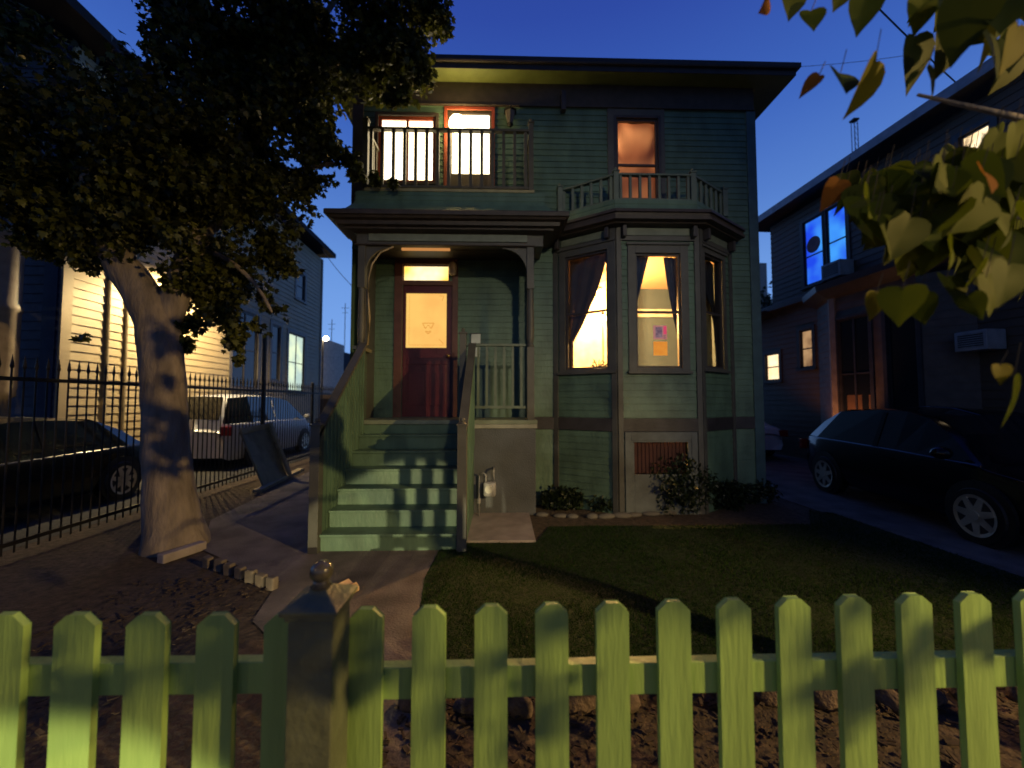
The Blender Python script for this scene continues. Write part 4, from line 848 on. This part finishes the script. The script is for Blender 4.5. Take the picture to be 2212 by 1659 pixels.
c3.location = (-7.05, 5.2, 0.01); c3.rotation_euler = (0, 0, R(-90 + 2.4))
c4 = car('silver people carrier parked beyond the tree beside the pale house', 4.5, 1.72, 1.76, (.17, .16, .165), wagon=True, hood=.20, wr=.33)
c4.location = (-7.22, 11.35, 0.01); c4.rotation_euler = (0, 0, R(90 + 2.4))
# ------------------------------------------------------------------ iron railings on the left
I = thing('iron_fence', (-5.0, 4, 0), 'black iron picket railing running back along the left driveway', 'fence')
def ip(y, z, d=0): return V(-5.1 + (8.3 - y) * .042 + d, y, z)
y0, y1 = 3.55, 13.2
for z in (.18, 1.83):
    f = MB(); a, b = ip(y0, z), ip(y1, z); f.hexa([a + V(-.02, 0, -.02), a + V(.02, 0, -.02), b + V(.02, 0, -.02), b + V(-.02, 0, -.02), a + V(-.02, 0, .02), a + V(.02, 0, .02), b + V(.02, 0, .02), b + V(-.02, 0, .02)]); f.build('rail', METAL, I)
proto = None; nb = 92
for k in range(nb):
    p = ip(y0 + (y1 - y0) * k / (nb - 1), 0)
    if proto is None:
        f = MB(); f.tube([(0, 0, .08), (0, 0, 1.93)], .009, 6); f.tube([(0, 0, 1.93), (0, 0, 1.96), (0, 0, 2.08)], [.009, .017, .001], 6)
        proto = f.build('bar', METAL, None); proto.parent = I; b = proto
    else: b = proto.copy(); col.objects.link(b)
    b.location = p - V(-5.0, 4, 0)
for y in (5.95, 8.35, 10.7, 13.1):
    p = ip(y, 0); MB().box(p.x - .03, p.x + .03, y - .03, y + .03, 0, 2.12 if y != 8.35 else 3.0).build('fence_post', METAL, I)
# ------------------------------------------------------------------ big tree at the left
T = thing('big_tree', tuple(gnd(375, 1180)), 'large leaning shade tree with a thick pale trunk and a dense dark crown', 'tree')
TY = gnd(375, 1180).y
TM = mat('bark', (.24, .195, .165), .9, var=.45, scale=9, bump=1, bscale=26, stretch=(1, 1, .28))
def tp(px, py, dy=0): return at(px, py, TY + dy)
f = MB()
f.tube([tp(385, 1215), tp(378, 1160), tp(368, 1080), tp(360, 980), tp(355, 860), tp(352, 760), tp(338, 680), tp(292, 610, -.05), tp(245, 550, -.1), tp(215, 470, -.2), tp(190, 360, -.3)], [.37, .28, .235, .212, .205, .205, .20, .18, .16, .13, .09], 20)
f.tube([tp(352, 720), tp(385, 620, .1), tp(425, 520, .2), tp(480, 400, .3), tp(560, 250, .4), tp(640, 120, .5)], [.15, .15, .13, .11, .08, .05], 12)
f.tube([tp(425, 520, .2), tp(520, 430, .5), tp(620, 370, .7), tp(730, 350, .8)], [.09, .07, .04, .02], 8)
f.tube([tp(480, 400, .3), tp(620, 200, .3), tp(780, 90, .4), tp(900, 60, .4)], [.08, .07, .05, .02], 8)
f.tube([tp(245, 550, -.1), tp(150, 440, 0), tp(60, 300, .2)], [.12, .09, .05], 8)
f.tube([tp(420, 530, .2), tp(500, 560, .3), tp(560, 620, .4), tp(590, 680, .4)], [.05, .035, .02, .01], 6)
f.tube([tp(640, 120, .5), tp(700, 40, .5), tp(760, -60, .5)], [.05, .04, .02], 8)
tr_ = f.build('trunk', TM, T, True); s_ = tr_.modifiers.new('sub', 'SUBSURF'); s_.levels = 1; s_.render_levels = 2
tx = bpy.data.textures.new('bark_relief', 'CLOUDS'); tx.noise_scale = .25; dm = tr_.modifiers.new('relief', 'DISPLACE'); dm.texture = tx; dm.strength = .045; dm.mid_level = .5
BL = [  # px, py, dY, radius in px
 (20, 280, -.3, 170), (100, 420, -.2, 130), (60, 100, .2, 75), (160, 250, .2, 90), (470, 130, 0, 150), (320, 310, -.2, 150), (350, 160, .2, 65), (590, 70, .3, 150), (740, 50, .3, 135), (870, 60, .3, 92), (860, 130, .3, 75), (790, 130, .2, 70),
 (470, 330, .1, 160), (590, 220, .2, 110), (620, 310, .4, 75), (560, 430, .4, 110), (430, 480, .1, 120), (300, 450, -.1, 110), (200, 500, -.2, 75), (100, 520, -.1, 45), (540, 540, .5, 70),
 (700, 345, .7, 48), (740, 368, .8, 30), (660, 375, .7, 45), (835, 175, .3, 45), (868, 205, .3, 22), (905, 150, .3, 30), (845, 215, .3, 18), (600, 570, .6, 40), (590, 650, .6, 34), (610, 690, .6, 16), (480, 600, .3, 60), (470, 660, .3, 38), (512, 735, .3, 26), (522, 775, .3, 16), (500, 700, .3, 26),
 (410, 690, .1, 34), (400, 745, .1, 22), (420, 620, .2, 55), (562, 705, .4, 22), (262, 742, -.25, 24), (278, 775, -.25, 20), (246, 716, -.25, 12), (180, 730, -.3, 9), (180, 575, -.2, 30), (640, 150, .3, 100), (930, 30, .3, 50), (810, 385, .9, 14), (775, 372, .9, 18), (430, 10, 0, 100), (700, 290, .6, 40), (720, 325, .7, 34), (760, 335, .8, 24), (640, 400, .7, 32), (850, 392, .9, 9)]
blobs = []
for px, py, dy, r in BL:
    c = tp(px, py, dy); blobs.append((tuple(c), r * (TY + dy) / FPX * .95, (1, 1.15, .95)))
LM = leafmat('tree_leaf', (.004, .007, .002), (.12, .13, .02), .4)  # bright end of the leaf colours stands in for lamplit leaves
leaf_mesh('crown', LM, blob_pts(blobs, .42, -.10), 60000, .078, T, 11)
# ------------------------------------------------------------------ yard items
f = MB(); a, b, c, d = gnd(582, 1062), gnd(640, 1030), V(-4.93, 7.9, 1.02), V(-4.93, 7.35, 1.02)
t = thing('leaning_board', tuple(gnd(600, 1050)), 'dark panel with a pale edge leaning on the iron railing', 'board')
A_, B_ = V(-4.42, 7.3, 0), V(-4.55, 8.3, 0); C_, D_ = V(-4.97, 8.25, 1.12), V(-4.94, 7.35, 1.08)
MB().prism([A_, B_, C_, D_], (.03, 0, .02)).build('panel', mat('dull_board', (.26, .22, .14), .7), t)
MB().prism([C_ + V(.03, .0, .02), B_ + V(.05, 0, 0), B_ + V(.05, .10, 0), C_ + V(.03, .1, .02)], (.04, 0, .02)).build('edge_strip', mat('pale_lumber', (.42, .34, .22), .7), t)
MB().prism([D_ + V(.03, 0, .0), C_ + V(.03, 0, .0), C_ + V(.03, 0, -.10), D_ + V(.06, 0, -.10)], (.03, 0, .02)).build('lit_top_strip', mat('pale_lumber', (.42, .34, .22), .7), t)  # pale strip put in for the light along the panel top
a, b = gnd(555, 1064), gnd(650, 1016); e = (b - a).normalized(); n = V(-e.y, e.x, 0) * .07
f = MB(); f.hexa([a - n, b - n, b + n, a + n, a - n + V(0, 0, .05), b - n + V(0, 0, .05), b + n + V(0, 0, .05), a + n + V(0, 0, .05)]); t = f.build('plank', mat('pale_lumber', (.42, .34, .22), .7), origin=tuple(a)); tag(t, 'pale plank lying on the ground in front of the leaning panel', 'plank')
# upright edging bricks by the left bed
BK = mat('pale_brick', (.15, .12, .10), .85, var=.35, scale=12); rgb = random.Random(2); pb = None
for k in range(7):
    p = gnd(450 + k * 23, 1226 + k * 8); h = .10
    if pb is None:
        f = MB(); f.box(-.045, .045, -.03, .03, 0, .11); pb = f.build('edging_brick', BK, bevel=.012); o = pb
    else: o = pb.copy(); col.objects.link(o)
    o.location = p; o.rotation_euler = (rgb.uniform(-.12, .12), rgb.uniform(-.1, .1), R(-15) + rgb.uniform(-.15, .15)); tag(o, 'upright pale brick in the short row edging the left bed', 'brick', 'bricks edging the left bed')
a, b = gnd(345, 1218), gnd(440, 1186); f = MB(); e = (b - a).normalized(); n = V(-e.y, e.x, 0) * .05
f.hexa([a - n, b - n, b + n, a + n, a - n + V(0, 0, .09), b - n + V(0, 0, .09), b + n + V(0, 0, .09), a + n + V(0, 0, .09)]); t = f.build('kerb_block', CONC2, origin=tuple(a), bevel=.01); tag(t, 'long low concrete block edging the bed left of the brick row', 'kerb block')
# newspaper-like folded boards behind the gate post
t = thing('tan_slats', tuple(gnd(720, 1290)), 'two tan wooden slats lying on the path behind the gate post', 'slats')
TS = mat('tan_slat', (.85, .55, .30), .6)
a = gnd(706, 1298)
for k in range(2):
    f = MB(); o_ = a + V(.02 + k * .07, .03 - k * .05, .02); e = V(.55, .83, 0); n = V(.83, -.55, 0)
    wd = .045 - k * .025; ln = .19
    f.hexa([o_ - n * wd, o_ + n * wd, o_ + n * wd + e * ln, o_ - n * wd + e * ln, o_ - n * wd + V(0, 0, .05), o_ + n * wd + V(0, 0, .03), o_ + n * wd + e * ln + V(0, 0, .03), o_ - n * wd + e * ln + V(0, 0, .06)]); f.build('slat', TS, t)
# flower bed stones, plants
ps = None
for k in range(11):
    px = 1175 + k * 33; p = gnd(px + rgb.uniform(-5, 5), 1114 + 5 * math.sin(k * .5))
    if ps is None:
        f = MB(); f.sphere((0, 0, .02), .07, 10, 6, (1.4, .8, .6)); ps = f.build('bed_stone', mat('bed_stone', (.13, .12, .11), .9), None, True); o = ps
    else: o = ps.copy(); col.objects.link(o)
    o.location = p; o.rotation_euler = (0, 0, rgb.uniform(-.4, .4)); o.scale = (rgb.uniform(.8, 1.5), 1, rgb.uniform(.6, 1.1)); tag(o, 'rounded pale stone in the row edging the flower bed below the bay', 'stone', 'stones edging the flower bed')
SHR = leafmat('shrub_leaf', (.008, .016, .006), (.025, .04, .012), .2)
def shrub(px, py, r, n, label, ls=.07, sq=(1, 1, 1)):
    p = gnd(px, py); t = thing('shrub', tuple(p), label, 'shrub')
    f = MB()
    for k in range(5): a = k * 1.3; f.tube([tuple(p), (p.x + math.cos(a) * r * .5, p.y + math.sin(a) * r * .4, r * .9)], [.012, .005], 5)
    f.build('stems', TM, t); leaf_mesh('foliage', SHR, blob_pts([((p.x, p.y, r * sq[2] * .9), r, sq)], .5), n, ls, t, int(px), 'oval')
shrub(1462, 1104, .46, 5200, 'tallest dark shrub, in front of the basement vent', sq=(1.1, .8, .95))
shrub(1215, 1100, .22, 1500, 'low shrub beside the porch base', sq=(1.6, .8, .8)); shrub(1325, 1104, .21, 1500, 'low shrub below the left bay corner', sq=(1.6, .8, .7)); shrub(1562, 1098, .30, 2200, 'medium dark shrub right of the basement vent', sq=(1.4, .8, .8)); shrub(1632, 1084, .26, 1600, 'low shrub at the right corner of the green house', sq=(1.3, .8, .8))
# ------------------------------------------------------------------ mulch and rough stones just inside the fence
rgm = random.Random(9); f = MB()
for k in range(3600):
    x = rgm.uniform(-3.2, 4.5); y = rgm.uniform(1.25, 2.3) if x > -.55 else rgm.uniform(1.25, 3.6)
    if -1.95 < x < -.55: continue
    a = rgm.uniform(0, 3.14); l_ = rgm.uniform(.007, .024); w_ = l_ * rgm.uniform(.2, .45); e = V(math.cos(a), math.sin(a), rgm.uniform(-.2, .3)) * l_; n = V(-math.sin(a), math.cos(a), rgm.uniform(-.3, .3)) * w_; p = V(x, y, .012 + rgm.random() * .015)
    f.prism([p - e - n, p + e - n, p + e + n, p - e + n], (0, 0, .006))
tag(f.build('bark_mulch', mat('bark_chips', (.055, .036, .026), .9, var=.5, scale=30)), 'scattered brown bark mulch just inside the fence', 'mulch', kind='stuff')
pr = None
for k in range(19):
    x = -.45 + k * .27 + rgm.uniform(-.04, .04)
    if pr is None:
        f = MB(); f.sphere((0, 0, .03), .085, 9, 6, (1.15, .75, .7)); pr = f.build('edging_rock', mat('edging_rock', (.13, .09, .07), .9, var=.5, scale=18, bump=1), None, True)
        tx2 = bpy.data.textures.new('rock_relief', 'CLOUDS'); tx2.noise_scale = .07; dm = pr.modifiers.new('relief', 'DISPLACE'); dm.texture = tx2; dm.strength = .05; o = pr
    else: o = pr.copy(); col.objects.link(o)
    o.location = (x, 2.08 + rgm.uniform(-.03, .03), .01); o.rotation_euler = (0, 0, rgm.uniform(0, 6.28)); o.scale = [rgm.uniform(.7, 1.3) for _ in range(3)]
    tag(o, 'rough brown rock in the row between mulch and lawn', 'rock', 'rocks edging the lawn behind the fence')
# ------------------------------------------------------------------ picket fence
FY = 1.15
def picket(parent, cx, wd, ztop, zbot, y=FY, th=.019, lean=0):
    s = wd / 2; c = wd * .30; h = wd * .27
    f = MB(); f.prism([(cx - s, y - th, zbot), (cx - s, y - th, ztop - h), (cx - s + c, y - th, ztop), (cx + s - c, y - th, ztop), (cx + s, y - th, ztop - h), (cx + s, y - th, zbot)], (0, th, 0))
    return f.build('picket', PICK, parent, bevel=.0015)
PF = thing('picket_fence', (1.0, FY, 0), 'lime green picket fence panel right of the gate post', 'fence')
for cx in (793, 928, 1061, 1191, 1321, 1453, 1583, 1711, 1841, 1972, 2099, 2228):
    p = at(cx, 1450, FY); zt = at(cx, 1310 - (cx - 793) * .0245, FY).z; o = picket(PF, p.x, .091, zt, .06)
zr = at(1100, 1428, FY + .02).z
x0, x1 = at(722, 1450, FY).x, 1.75
zr1 = at(2100, 1410, FY).z
f = MB(); 
def rail_(x0, x1, za, zb_, th, parent, y0=FY + .0015, d=.034):
    f = MB(); f.hexa([(x0, y0, za - th), (x1, y0, zb_ - th), (x1, y0 + d, zb_ - th), (x0, y0 + d, za - th), (x0, y0, za), (x1, y0, zb_), (x1, y0 + d, zb_), (x0, y0 + d, za)]); return f.build('rail', PICK, parent, bevel=.002)
rail_(x0, x1, at(740, 1446, FY).z, at(2212, 1418, FY).z, .088, PF); rail_(x0, x1, .26, .27, .088, PF)
GF = thing('picket_fence', (-1.0, FY, 0), 'wider lime green pickets left of the gate post', 'fence')
GY = 1.12
for cx, w_ in ((18, 80), (172, 78), (324, 76), (473, 73), (616, 72)):
    p = at(cx, 1450, GY); picket(GF, p.x, w_ * GY / FPX, at(cx, 1322, GY).z, .06, GY)
rail_(at(-30, 1450, GY).x, at(640, 1450, GY).x, at(30, 1436, GY).z, at(560, 1432, GY).z, .085, GF, GY + .0015); rail_(at(-30, 1450, GY).x, at(640, 1450, GY).x, .26, .26, .085, GF, GY + .0015)
PY = FY - .10; p = at(667, 1400, PY - .06); px_, py_ = p.x, PY; t = thing('gate_post', (px_, py_, 0), 'weathered square gate post with a pyramid cap and shiny ball finial', 'post')
hwp = .0555; zc = at(668, 1346, PY - .06).z
MB().box(px_ - hwp, px_ + hwp, py_ - hwp, py_ + hwp, 0, zc).build('post', POSTM, t, bevel=.003)
f = MB(); 
def sqz(f, prof):
    n0 = len(f.v)
    for r, z in prof:
        f.v += [V(px_ - r, py_ - r, z), V(px_ + r, py_ - r, z), V(px_ + r, py_ + r, z), V(px_ - r, py_ + r, z)]
    for i in range(len(prof) - 1):
        for k in range(4): k2 = (k + 1) % 4; q = n0 + i * 4; f.f.append((q + k, q + k2, q + 4 + k2, q + 4 + k))
    f.f.append((n0 + 3, n0 + 2, n0 + 1, n0)); q = n0 + 4 * (len(prof) - 1); f.f.append((q, q + 1, q + 2, q + 3))
sqz(f, [(.058, zc), (.062, zc + .006), (.062, zc + .014), (.070, zc + .018), (.072, zc + .030), (.066, zc + .034), (.045, zc + .045), (.027, zc + .056), (.022, zc + .060)]); f.build('cap', POSTM, t, bevel=.002)
f = MB(); zb_ = zc + .060; f.lathe((px_, py_, zb_), [(.024, 0), (.026, .004), (.018, .012), (.02, .016)], 18); f.sphere((px_, py_, zb_ + .040), .029, 24, 14); f.build('ball_finial', mat('glossy_finial', (.09, .08, .06), .16, metal=.2, var=.1, bump=0, coat=.8), t, True)
# ------------------------------------------------------------------ foreground redbud
RB = thing('redbud_tree', (3.0, 1.35, 0), 'near tree whose big heart shaped leaves hang into the upper right corner', 'tree')
f = MB(); f.tube([(3.0, 1.35, 0), (2.92, 1.32, 1.2), (2.6, 1.15, 2.1), (1.9, .95, 2.7), (1.3, 1.1, 2.9)], [.10, .085, .06, .035, .012], 10)
f.tube([(2.6, 1.15, 2.1), (1.9, .98, 2.15), (1.35, 1.0, 2.1)], [.03, .02, .006], 7); f.tube([(2.25, 1.05, 2.4), (1.6, .95, 2.3), (1.15, 1.0, 2.45)], [.02, .012, .004], 6)
f.tube([(2.6, 1.15, 2.1), (2.0, .0, 2.9), (1.4, -.6, 3.2)], [.05, .035, .015], 8); f.tube([(2.65, 1.18, 1.95), (1.75, .95, 1.85), (1.5, 1.0, 1.72)], [.015, .01, .004], 6)
f.build('trunk', TM, RB, True)
HEART = [(0, .05), (.10, .10), (.30, .11), (.46, .02), (.52, -.18), (.46, -.42), (.30, -.68), (.12, -.90), (0, -1.08), (-.12, -.90), (-.30, -.68), (-.46, -.42), (-.52, -.18), (-.46, .02), (-.30, .11), (-.10, .10)]
hv = []; hf = []
def heart(c, s, rot, tilt, yaw, wsc=1.0):
    n = len(hv); M = (Matrix.Rotation(yaw, 3, 'Z') @ Matrix.Rotation(tilt, 3, 'X') @ Matrix.Rotation(rot, 3, 'Y'))
    hv.append(tuple(c + M @ V(0, 0, -.4 * s)))
    for a, b in HEART: hv.append(tuple(c + M @ V(a * s * wsc, -abs(a) * s * .18 + (b * b) * s * .10, b * s)))
    for k in range(len(HEART)): hf.append((n, n + 1 + k, n + 1 + (k + 1) % len(HEART)))
hl_ = {'g': [], 'o': [], 'd': [], 'y': []}
rgh = random.Random(21)
SPEC = [(1661, 0, .95, .050, .5, 'o'), (1712, -12, 1.0, .078, .2, 'd'), (1752, 25, .95, .060, 0, 'g'), (1827, -25, .95, .07, .5, 'd'), (1873, -5, .95, .095, .25, 'g'), (1768, 165, .95, .052, .9, 'o'), (1815, 160, .95, .085, .3, 'd'), (1890, 138, .9, .115, 0, 'y'), (1976, 85, 1.0, .125, -.3, 'd'), (2003, 150, .9, .07, -.5, 'd'), (2045, 60, .9, .13, .2, 'd'), (2125, 75, .85, .11, -.2, 'd'), (2197, 60, .8, .09, .1, 'y'), (1995, -10, .9, .08, 0, 'g'), (2110, -20, .8, .13, .3, 'd'), (2180, -10, .8, .11, .3, 'd'),
 (1812, 392, 1.0, .075, .3, 'o'), (1918, 368, .95, .085, -.2, 'g'), (1862, 430, .95, .08, .2, 'g'), (1888, 470, .9, .08, .1, 'g'), (1960, 440, .95, .09, -.5, 'd'), (1892, 634, .9, .062, 0, 'y'), (1950, 625, .85, .082, .1, 'g'), (1985, 640, .9, .07, -.2, 'g'), (2045, 600, .9, .08, .2, 'd'), (2130, 600, .85, .085, -.1, 'g'), (2090, 640, .85, .06, -.3, 'g'), (2190, 820, .8, .10, .1, 'g'), (2160, 790, .8, .04, 0, 'y'), (2178, 575, .8, .09, .3, 'g'), (2120, 370, .8, .07, .4, 'o')]
def petiole(c, s): pet.tube([tuple(c), (c.x + .02, c.y, c.z + s * .8)], .0012, 4)
pet = MB()
for px, py, Y, s, rot, k in SPEC: hl_[k].append((at(px, py, Y), s, rot))
poly = [(1790, 410), (1990, 395), (2110, 345), (2230, 280), (2230, 640), (2150, 620), (2050, 590), (1960, 560), (1860, 490)]
poly2 = [(2010, -60), (2300, -60), (2300, 240), (2200, 160), (2140, 90), (2030, 60)]
for i in range(260):
    P_ = poly if i < 200 else poly2
    while True:
        px, py = rgh.uniform(1780, 2300), rgh.uniform(-60, 660)
        if inpoly(px, py, P_): break
    Y = rgh.uniform(.85, 1.5); hl_[rgh.choices('gdoy', (8, 10, 0, .6))[0]].append((at(px, py - 30, Y), rgh.uniform(.075, .115), rgh.uniform(-.9, .9)))
for i in range(120):                                  # crown over and behind the viewer: throws the leaf shadows
    a = V(rgh.uniform(-.2, 2.9), rgh.uniform(-1.6, .7), rgh.uniform(2.9, 3.8)); hl_['g'].append((a, rgh.uniform(.07, .11), rgh.uniform(-1, 1)))
# unseen loose leaves added before the right street lamp to shade chosen pickets
LPOS = V(6.8, -2.3, 3.37)
SH = [(-20, 60, 1322, 1659, 9), (130, 215, 1322, 1445, 4), (130, 215, 1490, 1560, 3), (280, 365, 1322, 1400, 3), (280, 365, 1420, 1520, 4), (436, 515, 1322, 1400, 3), (436, 515, 1430, 1505, 3), (580, 720, 1322, 1540, 8),
      (750, 828, 1310, 1480, 7), (890, 965, 1440, 1475, 2), (895, 962, 1540, 1600, 2), (1030, 1098, 1305, 1659, 8), (1160, 1226, 1300, 1380, 3), (1160, 1226, 1480, 1530, 2), (1288, 1356, 1300, 1335, 1), (1418, 1486, 1295, 1400, 4), (1546, 1618, 1292, 1365, 3),
      (1676, 1746, 1350, 1420, 3), (1676, 1750, 1500, 1659, 6), (1803, 1872, 1290, 1335, 2), (1760, 1875, 1440, 1560, 6), (1934, 2005, 1365, 1450, 3), (2060, 2130, 1330, 1440, 4), (2190, 2230, 1300, 1500, 4)]
for a, b, c, d, n_ in SH:
    for i in range(int(n_ * 1.4)):
        q = at(rgh.uniform(a + 8, b - 8), rgh.uniform(c, d), FY); t_ = rgh.uniform(.50, .74)
        hl_['d'].append((LPOS + (q - LPOS) * t_ + V(0, 0, .02), rgh.uniform(.045, .075), rgh.uniform(-1, 1)))
LMS = {'g': leafmat('redbud_green', (.085, .105, .006), (.05, .07, .006), .45, .6, .12), 'd': leafmat('redbud_dark', (.030, .044, .006), (.055, .065, .006), .3, .6, .12), 'y': leafmat('redbud_yellow', (.17, .14, .01), (.12, .11, .01), .5, .6, .12), 'o': leafmat('redbud_orange', (.28, .10, .015), (.18, .075, .015), .5, .6, .12)}
for k, nm in (('g', 'green_leaves'), ('d', 'dark_leaves'), ('y', 'yellow_leaves'), ('o', 'orange_leaves')):
    hv, hf = [], []
    for c, s, rot in hl_[k]: heart(c, s, rot, rgh.uniform(-.5, .5), rgh.uniform(-.9, .9), rgh.uniform(.8, 1.05)); petiole(c, s)
    me = bpy.data.meshes.new(nm); me.from_pydata([tuple(V(*v) - ORG[RB.name]) for v in hv], [], hf); me.materials.append(LMS[k]); me.polygons.foreach_set('use_smooth', [True] * len(me.polygons))
    o = bpy.data.objects.new(nm, me); col.objects.link(o); o.parent = RB
pet.build('leaf_stalks', mat('leaf_stalk', (.05, .035, .015), .7), RB)['kind'] = 'stuff'
for m in bpy.data.meshes: m.validate()
